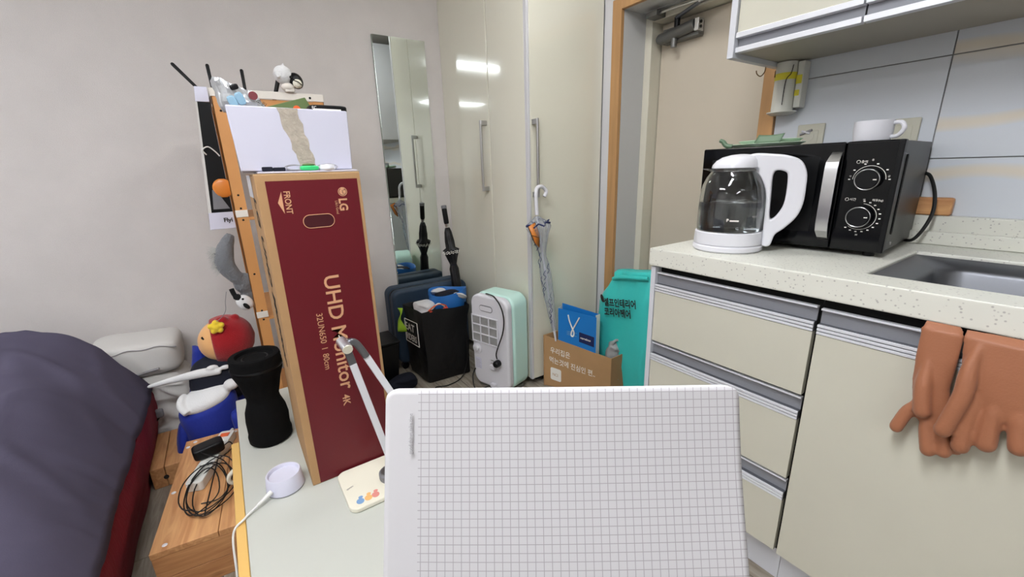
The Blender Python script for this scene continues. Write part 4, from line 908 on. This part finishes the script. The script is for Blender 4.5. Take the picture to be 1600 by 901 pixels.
g=G(); g.tube(smooth([(-1.788,-.014,1.155),(-1.78,-.022,1.17),(-1.784,-.005,1.18),(-1.786,.012,1.165),(-1.788,.022,1.15)],5),.002,6); build('white_wire',g,'white_cable',t)
text('Flyi',.020,'print_dark',t,(-1.7890,-.006,.930),(0,1,0),(0,0,1),bold=.0006)
t=thing('grey_plush',(-1.82,-.02,.60),'shaggy grey plush hanging beside the orange rack, with a white black-nosed snout','plush toy')
g=G(); g.tube(smooth([(-1.80,.005,.885),(-1.80,-.022,.83),(-1.80,-.030,.78),(-1.80,-.010,.735),(-1.80,.015,.70)],5),[.012,.016,.02,.022,.026,.028,.030,.030,.031,.031,.031,.030,.029,.028,.026,.025,.024,.022,.020,.018,.014],14)
g.ell((-1.81,.015,.70),(.03,.035,.04)); g.ell((-1.82,.02,.66),(.03,.025,.04)); build('shaggy_body',g,'plush_grey',t,mods=[('remesh',.005,2)])
g=G(); random.seed(3)
for k in range(150):
    z=.80+random.uniform(-.045,.04); y=-.040-.006*math.sin((z-.76)*30); L_=random.uniform(.018,.036); a=random.uniform(-.7,.5)
    p=V((-1.80+random.uniform(-.012,.015),y,z)); q=p+V((random.uniform(-.008,.008),-L_*math.cos(a),L_*math.sin(a)))
    g.tube([p,(p+q)/2+V((0,0,.003)),q],[.0009,.0007,.0002],4)
o=build('white_tuft',g,'tuft',t); o['kind']='stuff'
g=G(); g.tube(smooth([(-1.79,-.028,.690),(-1.788,-.022,.665),(-1.785,-.008,.65)],4),[.008]*5+[.012]*4,12); build('black_ear',g,'plush_black',t)
g=G(); g.loft(sup((-1.785,.004,.633),(.014,.025,.030),.9,rotm(x=30))); sn=build('snout',g,'plush_white',t,sharp=180)
g=G(); g.ell((-1.770,.007,.622),(.004,.0075,.014),rotm(x=35)); build('nose',g,'plush_black',sn)
g=G(); g.ell((-1.7715,.000,.650),(.003,.004,.004)); build('eye',g,'plush_black',sn)
g=G(); g.tube(smooth([(-1.80,-.045,.68),(-1.815,-.055,.64),(-1.83,-.062,.60),(-1.86,-.088,.565),(-1.90,-.12,.545)],5),.0012,5); o=build('hanging_string',g,'print_grey',loc=(-1.83,-.06,.54)); tag(o,'thin grey string hanging from the grey plush to the red hood','string')
t=thing('bird_figure',(-1.75,.262,RZ+.0065),'small white round-headed bird toy with a black patch on the rack rail','figurine')
g=G(); g.ell((-1.752,.252,1.414),(.027,.030,.030)); g.tube([(-1.752,.255,1.438),(-1.752,.259,1.452)],[.008,.001],10); g.tube([(-1.735,.228,1.42),(-1.728,.235,1.400)],[.008,.006],8); build('head',g,'plush_white',t,mods=[('remesh',.0022,4)])
g=G(); g.ell((-1.748,.290,1.397),(.022,.022,.027),rotm(x=25)); build('black_patch',g,'black_plastic',t)
g=G(); g.ell((-1.732,.291,1.386),(.012,.015,.015),rotm(x=25)); build('pale_muzzle',g,'cream_plastic',t)
g=G(); g.tube(smooth([(-1.7195,.278,1.394),(-1.7185,.292,1.389),(-1.721,.303,1.380)],4),.0016,6); build('mouth_stripe',g,'print_dark',t)
g=G(); g.ell((-1.7265,.272,1.404),(.003,.0045,.0045)); build('eye',g,'black_gap',t)
g=G(); g.ell((-1.75,.262,1.375),(.020,.022,.014)); g.box(-1.765,-1.735,.25,.28,RZ+.0065,1.372); build('body',g,'rack_white',t,bevel=.003)
# ================================================================ CORNER BY THE WARDROBE
t=thing('suitcase',(-2.2,.88,0),'dark blue hard suitcase standing against the wall under the mirror','suitcase')
def slab(x0,x1,y0,y1,z0,z1,r): g=G(); g.prism([(x0,y,z) for y,z in rrect(y0,y1,z0,z1,r,8)],(x1-x0,0,0)); return g
build('front_shell',slab(-2.205,-2.140,.665,1.115,.035,.462,.045),'suit_blue',t,bevel=.018,seg=4)
build('rear_shell',slab(-2.300,-2.215,.665,1.115,.035,.462,.045),'suit_blue',t,bevel=.018,seg=4)
build('zip_band',slab(-2.2145,-2.2055,.668,1.112,.038,.459,.042),'black_plastic',t)
for y in (.70,1.07):
    g=G(); g.cyl((-2.17,y,.02),(-2.15,y,.02),.0195,n=18); build('wheel',g,'black_plastic',t)
# black folding umbrella
t=thing('black_umbrella',(-2.035,1.045,0),'closed black umbrella with small white checks leaning by the mirror','umbrella')
ub=V((-2.035,1.045,0)); ut=V((-2.19,1.025,.893)); ax=(ut-ub).normalized(); UL=(ut-ub).length
g=G(); g.lathe([(0,UL-.105),(.012,UL-.104),(.0145,UL-.095),(.0145,UL-.018),(0,UL-.017)],ub,20,ax=ax); h=build('grip',g,'black_plastic',t)
g=G(); g.lathe([(0,UL-.0165),(.0155,UL-.016),(.0155,UL-.002),(.012,UL),(0,UL)],ub,20,ax=ax); build('grip_cap',g,'grey_rubber',h)
g=G(); g.lathe([(0,UL-.120),(.009,UL-.120),(.012,UL-.106),(0,UL-.106)],ub,18,ax=ax); build('collar',g,'steel',t)
g=G(); pl=lambda a,z:1+.10*math.sin(2*PI*a*8+z*20)
g.lathe([(.004,.02),(.012,.12),(.022,.30),(.026,.46),(.024,UL-.36),(.017,UL-.335),(.024,UL-.31),(.040,UL-.262),(.044,UL-.250),(.026,UL-.238),(.026,UL-.20),(.020,UL-.15),(.012,UL-.125)],ub,64,ax=ax,mod=pl); c_=build('folded_canopy',g,'black_nylon',t,sharp=180)
g=G(); g.lathe([(.0185,UL-.340),(.020,UL-.337),(.0185,UL-.334)],ub,24,ax=ax,caps=(False,False)); build('strap',g,'navy_fabric',t,recalc=False)
a1=ax.orthogonal().normalized(); a2=ax.cross(a1); g=G()
for k in range(26):
    a=2*PI*k/26; 
    for r_,dz in (((.0425*1.06),UL-.263+.004*(k%2)),((.0385*1.06),UL-.272+.004*(k%2))):
        rr_=r_*pl(k/26,dz); p=ub+ax*dz+(a1*math.cos(a)+a2*math.sin(a))*rr_
        if (k+int(dz*1000))%2==0 or True: g.box(p.x-.0026,p.x+.0026,p.y-.0026,p.y+.0026,p.z-.0022,p.z+.0022)
o=build('white_checks',g,'print_white',c_); o['kind']='stuff'
g=G(); g.cyl(ub+ax*.001,ub+ax*.025,.004,n=10); build('ferrule',g,'steel',t)
# black shopping sack
t=thing('black_sack',(-2.0,.85,0),'big black nylon shopping sack with white block lettering, full of bags','bag')
corn=[(-2.095,.715),(-1.905,.735),(-1.885,.965),(-2.08,1.0)]
def sk(z,grow,n=14,jit=1):
    o=[]; c=V((sum(p[0] for p in corn)/4,sum(p[1] for p in corn)/4,0))
    for i in range(4):
        p=V(corn[i]+(0,)); q=V(corn[(i+1)%4]+(0,))
        for k in range(n):
            s=p.lerp(q,k/n); d=(s-c); s=c+d*(1+grow); s+=d.normalized()*jit*.014*noise.noise(V((s.x*9,s.y*9,z*9)))
            s.z=z+(.008*noise.noise(V((s.x*14,s.y*14,7))) if z>.3 else 0)
            o.append(tuple(s))
    return o
g=G(); g.loft([sk(z,gr) for z,gr in ((.001,-.05),(.01,0),(.06,.01),(.12,.0),(.19,.02),(.26,.03),(.33,.05),(.385,.08),(.400,.08),(.396,.05),(.33,.03),(.30,.02))],True,True); build('sack_body',g,'black_nylon',t,sharp=60)
# white block print on the near side panel
pa=V((-2.075,.7085,.0)); pd=(V((-1.905,.735,0))-V((-2.095,.715,0))).normalized(); pn=V((pd.y,-pd.x,0))
oo=V((-2.068,.700,.285)); 
text('EAT',.058,'print_white',t,oo+V((0,-.006,-.01)),pd,(0,0,1),sx=1.0,bold=.0012)
text('RIDERS',.050,'print_white',t,oo+V((0,-.004,-.065)),pd,(0,0,1),sx=.72,bold=.0012)
g=G(); fr=[oo+pd*a+V((0,-.0045,z)) for a,z in ((-.006,.045),(.132,.050),(.136,-.080),(-.006,-.080))]; g.tube(fr,.0022,5,closed=True); build('print_frame',g,'print_white',t,recalc=False)
for k,(y0,y1) in enumerate(((.775,.860),(.785,.850))):
    g=G(); g.tube(smooth([(-1.915,y0-.012,.385),(-1.905,y0,.405),(-1.90,(y0+y1)/2,.425+.004*k),(-1.905,y1,.41),(-1.915,y1+.012,.39)],6),.0036,8); build('carry_loop',g,'print_white' if k else 'switch_orange',t)
for y in (.775,.860):
    g=G(); g.ell((-1.905,y,.395),(.010,.014,.007)); build('red_patch',g,'red_cord',t)
g=G(); g.loft(crm(sup((-1.985,.775,.405),(.060,.050,.028),.8,None,.012,20,nu=30,nv=18))); o=build('crumpled_bag',g,'white_matte',loc=(-1.985,.775,.38),sharp=180); tag(o,'crumpled white plastic bag stuffed in the left of the black sack','bag')
t=thing('blue_tote',(-1.98,.92,.33),'blue and white tote bag with dark clothes inside, stuffed in the black sack','bag')
lo=[]
for r,z in ((.8,.31),(1,.40),(1.05,.452),(1.03,.466),(.97,.462),(.93,.44),(.88,.425)):
    lo.append([(-1.985+.085*r*math.cos(2*PI*k/44)*(1+.05*math.sin(6*PI*k/44)),.915+.100*r*math.sin(2*PI*k/44),z+.010*math.sin(4*PI*k/44)) for k in range(44)])
g=G(); g.loft(lo); build('tote_body',g,'bag_blue',t,sharp=60)
g=G(); g.loft(crm(sup((-1.985,.915,.440),(.055,.068,.022),.8,None,.014,16,nu=36,nv=18))); build('dark_clothes',g,'navy_fabric',t,sharp=180)
g=G(); g.loft(crm(sup((-1.92,.955,.446),(.030,.035,.014),.8,rotm(x=-25),.008,20,nu=30,nv=16))); build('white_cloth',g,'white_matte',t,sharp=180)
g=G(); g.loft(crm(sup((-2.045,.885,.452),(.020,.045,.016),.8,None,.008,20,nu=30,nv=16))); build('white_cloth',g,'white_matte',t,sharp=180)
g=G(); g.grid(lambda u,v:(-2.10+.03*u+.008*math.sin(v*9),.672+.014*u+.012*math.sin(v*5+u*3),.385-.13*v),8,16); o=build('lime_strap',g,'lime',loc=(-2.08,.68,.3),recalc=False,mods=[('solid',.004)],sharp=180); tag(o,'bright lime green strap hanging between the suitcase and the black sack','strap')
# dark bin and cloth by the carton
t=thing('black_bin',(-2.06,.53,0),'small black square bin on the floor beside the red carton','bin')
g=G(); g.hexa([(-2.13,.44,.001),(-1.985,.44,.001),(-1.985,.60,.001),(-2.13,.60,.001)],[(-2.15,.42,.240),(-1.97,.42,.240),(-1.97,.622,.240),(-2.15,.622,.240)]); build('bin_body',g,'black_plastic',t,bevel=.008)
g=G(); g.box(-2.153,-1.967,.417,.625,.2405,.254); build('lid',g,'black_plastic',t,bevel=.005)
g=G(); g.loft(crm(sup((-1.93,.60,.042),(.036,.075,.042),.7,None,.012,14,nu=40,nv=24))); o=build('navy_cloth',g,'navy_fabric',loc=(-1.93,.60,0),sharp=180); tag(o,'dark navy cloth bundled on the floor in front of the black bin','cloth')
g=G()
for k in range(3): g.tube([(-2.05+.022*math.cos(2*PI*i/20+k),.50+.030*math.sin(2*PI*i/20),.2595+.010*k+.006*math.sin(2*PI*i/20+k*2)) for i in range(20)],.0035,6,closed=True)
o=build('coiled_dark_cable',g,'rubber_cord',loc=(-2.05,.50,.255),recalc=False); tag(o,'dark cable coiled on the lid of the black bin','cable')
g=G(); g.tube(smooth([(-1.89,.96,.26),(-1.872,.955,.12),(-1.87,.93,.03),(-1.84,.88,.006),(-1.82,.80,.006),(-1.84,.745,.006),(-1.80,.735,.006),(-1.72,.75,.006)],8),.0026,8); o=build('floor_cable',g,'rubber_cord',loc=(-1.85,.85,0)); tag(o,'thin black cable trailing across the floor in front of the black sack','cable')
# ================================================================ AIR COOLER
AC=V((-1.757,.925,0)); ath=R(16.5)
t=thing('air_cooler',tuple(AC),'mint green and white portable air cooler seen from its grilled back','air cooler',rz=ath)
def ab(n,g,m,**k): return build(n,g,m,k.pop('p',t),local=True,**k)
AW,AH,AD=.245,.50,.152
def acp(y0,y1,x0,x1,z0,z1,r): g=G(); g.prism([(x,y0,z) for x,z in rrect(x0,x1,z0,z1,r,8)],(0,y1-y0,0)); return g
ab('rear_panel',acp(0,.040,0.004,AW-.004,.022,AH,.05),'white_plastic',bevel=.012,seg=4)
ab('mint_body',acp(.0405,AD,0,AW,.020,AH+.004,.055),'mint_plastic',bevel=.014,seg=4)
g=G(); g.box(.02,AW-.02,.02,AD-.02,.001,.0205); ab('foot_base',g,'grille_dark',bevel=.004)
# grille: recess sheet, frame bars and fine slats
gx0,gx1,gz0,gz1=.014,.180,.255,.392
g=G(); g.box(gx0,gx1,-.0016,-.0004,gz0,gz1); gr=ab('grille_mesh',g,'grille_dark')
for k in range(4):
    x=gx0+(gx1-gx0)*k/3; g=G(); g.box(x-.0032,x+.0032,-.0065,-.0017,gz0-.003,gz1+.003); ab('grille_bar',g,'white_plastic',bevel=.001)
    z=gz0+(gz1-gz0)*k/3; g=G(); g.box(gx0-.003,gx1+.003,-.0062,-.0018,z-.0032,z+.0032); ab('grille_bar',g,'white_plastic',bevel=.001)
g=G()
for k in range(36):
    x=gx0+(gx1-gx0)*(k+.5)/36; g.box(x-.0004,x+.0004,-.0030,-.0017,gz0,gz1)
o=ab('fine_slats',g,'white_matte',p=gr); o['kind']='stuff'
g=G(); g.prism([(x,-.0012,z) for x,z in rrect(.065,.150,.420,.452,.0155,8)],(0,.0008,0)); ab('hand_recess',g,'grey_rubber')
g=G(); g.prism([(x,-.0035,z) for x,z in rrect(.068,.147,.424,.448,.0115,8)],(0,.0018,0)); ab('recess_rim',g,'white_plastic',bevel=.001)
g=G(); g.lathe([(0,-.002),(.028,-.002),(.028,-.005),(.024,-.006),(0,-.006)],(.038,0,.215),32,ax=(0,1,0)); kb=ab('round_port',g,'white_plastic')
g=G(); g.lathe([(0,-.0062),(.013,-.0062),(.013,-.016),(.010,-.018),(0,-.018)],(.042,0,.218),24,ax=(0,1,0)); ab('port_cap',g,'white_matte',p=kb)
g=G(); g.box(.020,.060,-.0014,-.0004,.105,.165); lb=ab('rating_label',g,'lavender_white')
for k in range(6):
    g=G(); g.box(.024,.056-.004*(k%3),-.0017,-.0015,.112+.008*k,.1135+.008*k); ab('label_line',g,'print_grey',p=lb)
for z in (.132,.030):
    g=G(); g.box(.128,.160,-.018,-.0004,z,z+.022); ab('cord_hook',g,'white_plastic',bevel=.003)
g=G(); g.tube(smooth([(.085,.03,.501),(.12,.012,.508),(.17,-.004,.506),(.215,-.014,.470),(.238,-.022,.415),(.228,-.022,.345),(.195,-.022,.265),(.180,-.020,.225),(.182,-.018,.20)],8),.0032,8); ab('power_cord',g,'rubber_cord')
g=G(); g.lathe([(0,-.006),(.017,-.006),(.018,-.012),(.017,-.030),(.012,-.036),(0,-.036)],(.182,0,.175),24,ax=(0,1,0)); pl_=ab('plug',g,'black_plastic')
for z in (.168,.184):
    g=G(); g.cyl((.160,-.018,z),(.142,-.018,z),.0024,n=8); ab('plug_pin',g,'steel',p=pl_)
g=G(); g.tube(smooth([(.02,-.006,.10),(.012,-.02,.06),(.05,-.05,.02),(.10,-.055,.006),(.145,-.03,.02),(.12,-.02,.035),(.07,-.08,.006)],6),.003,8); ab('lower_cord',g,'rubber_cord')
# ================================================================ CLEAR UMBRELLA ON THE WARDROBE HANDLE
t=thing('clear_umbrella',(-1.47,1.2,.30),'clear plastic umbrella with navy print and orange panel hanging by its white hook','umbrella')
hk=[(-1.498,1.196,.955),(-1.497,1.205,.975),(-1.500,1.197,.992),(-1.500,1.178,1.000),(-1.498,1.155,.994),(-1.490,1.142,.970),(-1.485,1.140,.93),(-1.480,1.138,.88)]
g=G(); g.tube(smooth(hk,6),.0085,14); build('hook_handle',g,'white_plastic',t)
ca=V((-1.478,1.136,.875)); cb=V((-1.455,1.222,.285)); ax=(cb-ca).normalized(); CL=(cb-ca).length
g=G(); g.cyl(ca,cb,.004,n=10); build('shaft',g,'white_plastic',t)
g=G(); g.cyl(ca+ax*(CL-.03),cb+ax*.02,.006,.004,n=12); build('ferrule',g,'white_plastic',t)
g=G(); pl2=lambda a,z:1+.16*math.sin(2*PI*a*8+z*14)
g.lathe([(.008,.0),(.020,.012),(.048,.035),(.050,.05),(.036,.085),(.026,.12),(.015,.165),(.013,.185),(.020,.22),(.024,.28),(.022,.38),(.016,.47),(.008,.56)],ca,72,ax=ax,mod=pl2,caps=(False,False)); cn=build('folded_canopy',g,'clear_vinyl',t,sharp=180,recalc=False)
a1=ax.orthogonal().normalized(); a2=ax.cross(a1)
def sq(pts,r,n='navy_print'):
    g=G(); g.tube(smooth([ca+ax*z+(a1*math.cos(a)+a2*math.sin(a))*(rr_*1.05) for z,a,rr_ in pts],5),r,6); build(n,g,'print_navy',cn)
g=G(); g.tube([ca+ax*(.034+.006*math.sin(k*1.3))+(a1*math.cos(2*PI*k/32)+a2*math.sin(2*PI*k/32))*(.049*(1+.16*math.sin(2*PI*k/4))) for k in range(32)],.0032,6,closed=True); build('navy_hem',g,'print_navy',cn,recalc=False)
view=math.atan2((V((.79,-.55,0))).dot(a2),(V((.79,-.55,0))).dot(a1))
random.seed(5)
for k in range(16):
    z0=.05+.028*k; rr_=.048 if z0<.06 else (.036 if z0<.09 else (.027 if z0<.13 else (.017 if z0<.19 else (.024 if z0<.34 else .017))))
    b0=view+random.uniform(-1,1); sq([(z0,b0,rr_),(z0+.018,b0+.5,rr_),(z0+.03,b0+.1,rr_),(z0+.045,b0+.6,rr_*.95)],.0014)
g=G(); gg=lambda u,v: tuple(ca+ax*(.02+.02*u+.105*v)+V((.030,-.030-.030*(1-u)*(1-v*.75)+.018*v,.012*(1-u)-.0)))
g.add([tuple(p) for p in ((-1.450,1.066,.838),(-1.452,1.105,.853),(-1.448,1.125,.80),(-1.445,1.122,.742),(-1.448,1.098,.765))],[(0,1,2,3,4)]); op=build('orange_panel',g,'orange_film',t,mods=[('solid',.002)],recalc=False)
g=G(); g.tube([(-1.449,1.066,.838),(-1.451,1.105,.853),(-1.447,1.125,.80),(-1.444,1.122,.742),(-1.447,1.098,.765)],.0018,6,closed=True); g.tube([(-1.447,1.082,.800),(-1.446,1.123,.785)],.0011,5); build('panel_edge',g,'black_plastic',op,recalc=False)
# ================================================================ CARDBOARD BOX WITH BAGS
t=thing('cardboard_box',(-1.38,1.37,0),'open brown cardboard box with white Korean printing between wardrobe and drawers','box')
cA,cB,cC,cDd=V((-1.528,1.206,0)),V((-1.233,1.378,0)),V((-1.205,1.585,0)),V((-1.515,1.42,0)); hts=[.278,.207,.236,.285]
def wall_(a,b,ha,hb,nrm,tk=.005):
    g=G(); n=V(nrm)*tk; g.hexa([a+V((0,0,.001)),b+V((0,0,.001)),b+n+V((0,0,.001)),a+n+V((0,0,.001))],[a+V((0,0,ha)),b+V((0,0,hb)),b+n+V((0,0,hb)),a+n+V((0,0,ha))]); return g
ux=(cB-cA).normalized(); nf=V((-ux.y,ux.x,0)); ux2=(cC-cB).normalized(); nf2=V((-ux2.y,ux2.x,0))
ff=build('front_wall',wall_(cA,cB,hts[0],hts[1],nf),'kraft',t); build('right_wall',wall_(cB,cC,hts[1],hts[2],nf2),'kraft_dark',t)
build('back_wall',wall_(cDd,cC,hts[3],hts[2],-nf),'kraft',t); build('left_wall',wall_(cA,cDd,hts[0],hts[3],V((1,0,0))),'kraft',t)
g=G(); g.prism([tuple(p+V((0,0,.001))) for p in (cA,cB,cC,cDd)],(0,0,.004)); build('base_panel',g,'kraft',t)
sl=(V((0,0,hts[1]-hts[0]))+(cB-cA)).normalized(); slx=(ux*.985+V((0,0,-.17))).normalized()
text('우리집은',.036,'print_white',ff,cA+ux*.036+V((0,0,.192)),slx,(0,0,1),sx=.80,bold=.0003)
text('먹는것에 진심인 편..',.036,'print_white',ff,cA+ux*.030+V((0,0,.140)),slx,(0,0,1),sx=.80,bold=.0003)
g=G(); g.prism([tuple(cA+ux*x-nf*.0006+V((0,0,z-.17*(x-.03)))) for x,z in rrect(.038,.094,.045,.112,.008,5)],tuple(-nf*.0006)); ic=build('white_icon',g,'print_white',ff,flat=True)
text('NCI',.022,'kraft',ff,cA-nf*.0006+ux*.048+V((0,0,.066)),slx,(0,0,1),sx=.8)
g=G(); g.prism([tuple(cB+ux2*x-nf2*.0005+V((0,0,z))) for x,z in rrect(.13,.185,.125,.175,.006,4)],tuple(-nf2*.0005)); build('faded_stamp',g,'kraft',t,flat=True)
# blue paper bag
t=thing('paper_bag',(-1.38,1.31,.02),'bright blue paper shopping bag with white rope handle in the cardboard box','bag')
pA,pB=V((-1.468,1.252,0)),V((-1.300,1.342,0)); u_=(pB-pA).normalized(); n_=V((-u_.y,u_.x,0)); dp=.055
def q4(a,b,z0,z1,off=(0,0,0)): 
    return [a+V((0,0,z0)),b+V((0,0,z0)),b+V((0,0,z1)),a+V((0,0,z1))]
zb0,zl,zr=.03,.425,.403
def sheet(ps,name,m_,th_=.0012):
    g=G(); g.add([tuple(p) for p in ps],[(0,1,2,3)]); return build(name,g,m_,t,recalc=False,mods=[('solid',th_,0)],flat=True)
sheet([pA+V((0,0,zb0)),pB+V((0,0,zb0)),pB+V((0,0,zr)),pA+V((0,0,zl))],'front_face','shop_blue')
pA2,pB2=pA+n_*dp,pB+n_*dp
sheet([pA2+V((0,0,zb0)),pB2+V((0,0,zb0)),pB2+V((0,0,zr-.002)),pA2+V((0,0,zl+.01))],'back_face','shop_blue')
mid=(pB+pB2)/2-u_*.012
sheet([pB+V((0,0,zb0)),mid+V((0,0,zb0)),mid+V((0,0,zr)),pB+V((0,0,zr))],'side_gusset','print_white')
sheet([mid+V((0,0,zb0)),pB2+V((0,0,zb0)),pB2+V((0,0,zr)),mid+V((0,0,zr))],'side_gusset','print_white')
sheet([pA+V((0,0,zb0)),pA2+V((0,0,zb0)),pA2+V((0,0,zl)),pA+V((0,0,zl))],'side_gusset','print_white')
fn=-n_*.003
g=G(); g.tube(smooth([pA+u_*x+fn+V((0,0,z)) for x,z in ((.052,.398),(.058,.37),(.072,.335),(.082,.312),(.078,.292),(.068,.295),(.070,.315),(.085,.345),(.100,.375),(.108,.392))],5),.0033,8); build('rope_handle',g,'print_white',t)
g=G(); g.hexa([pA+u_*.108-n_*.001+V((0,0,.268)),pA+u_*.182-n_*.001+V((0,0,.252)),pA+u_*.182-n_*.0018+V((0,0,.252)),pA+u_*.108-n_*.0018+V((0,0,.268))],[pA+u_*.108-n_*.001+V((0,0,.318)),pA+u_*.182-n_*.001+V((0,0,.303)),pA+u_*.182-n_*.0018+V((0,0,.303)),pA+u_*.108-n_*.0018+V((0,0,.318))]); build('navy_label',g,'print_navy',t)
text('marvelous',.0155,'print_white',t,pA-n_*.0020+u_*.114+V((0,0,.286)),u_*.98+V((0,0,-.16)),(0,0,1),sx=.8,bold=.0003)
for k,w_ in enumerate((.05,.042,.05)):
    g=G(); z=.312-.008*k; g.hexa([pA+u_*.045-n_*.001+V((0,0,z)),pA+u_*(.045+w_)-n_*.001+V((0,0,z-.004)),pA+u_*(.045+w_)-n_*.0015+V((0,0,z-.004)),pA+u_*.045-n_*.0015+V((0,0,z))],[pA+u_*.045-n_*.001+V((0,0,z+.002)),pA+u_*(.045+w_)-n_*.001+V((0,0,z-.002)),pA+u_*(.045+w_)-n_*.0015+V((0,0,z-.002)),pA+u_*.045-n_*.0015+V((0,0,z+.002))]); build('printed_line',g,'cyan_print',t)
# grey plastic bag in the box
t=thing('grey_bag',(-1.27,1.45,.01),'thin grey plastic bag with loop handles inside the cardboard box','bag')
g=G(); g.loft(crm(sup((-1.292,1.462,.135),(.040,.060,.128),.7,rotm(z=30),.008,14,nu=40,nv=28))); build('bag_body',g,'grey_bag',t,sharp=180)
g=G(); g.tube(smooth([(-1.285,1.42,.22),(-1.275,1.428,.258),(-1.262,1.442,.276),(-1.248,1.462,.268),(-1.244,1.478,.225)],6),[.007]*12+[.006]*13,10); build('loop_handle',g,'grey_bag',t)
# mint sack
t=thing('mint_sack',(-1.25,1.63,0),'turquoise drawstring sack with dark Korean lettering behind the cardboard box','bag')
lo=[]
for w,dp_,z in ((.12,.03,.001),(.155,.045,.05),(.158,.052,.15),(.165,.055,.22),(.172,.058,.30),(.176,.060,.38),(.172,.058,.43),(.160,.054,.48),(.140,.045,.53),(.118,.036,.565),(.108,.032,.582),(.112,.038,.600),(.102,.030,.614),(.05,.012,.610)):
    L_=[]
    for k in range(64):
        a=2*PI*k/64; sg=lambda v,p:math.copysign(abs(v)**p,v)
        p=V((-1.248+max(0,z-.40)*.16+w*sg(math.cos(a),.6),1.505+dp_*sg(math.sin(a),.7),z)); fz=(1 if z>.5 else .5)
        p+=V((0,1,0))*(.014*fz*noise.noise(V((p.x*16,z*9,a))))+V((.010*noise.noise(V((z*12,a*2,3))),-.012*max(0,1-abs(noise.noise(V((p.x*9+z*8,z*7,2))))*4),0)); p.z+=(.018*(p.x+1.248)/.15 if z>.5 else 0)
        L_.append(tuple(p))
    lo.append(L_)
g=G(); g.loft(lo); build('sack_body',g,'mint_bag',t,sharp=180)
g=G(); g.tube(smooth([(-1.32,1.467,.565),(-1.28,1.459,.580),(-1.23,1.455,.590),(-1.18,1.455,.597),(-1.12,1.462,.604)],5),.009,8); build('folded_collar',g,'mint_bag',t)
text('셀프인테리어',.042,'print_dark',t,(-1.332,1.424,.440),(1,.0,.17),(-.16,0,1),fit=.190,bold=.0014,name='dark_lettering')
text('코리아페어',.042,'print_dark',t,(-1.328,1.424,.393),(1,0,.17),(-.16,0,1),fit=.160,bold=.0014,name='dark_lettering')
g=G(); g.loft(sup((-1.350,1.428,.468),(.010,.002,.020),.9,rotm(y=-25))); build('dark_drop_mark',g,'print_dark',t)
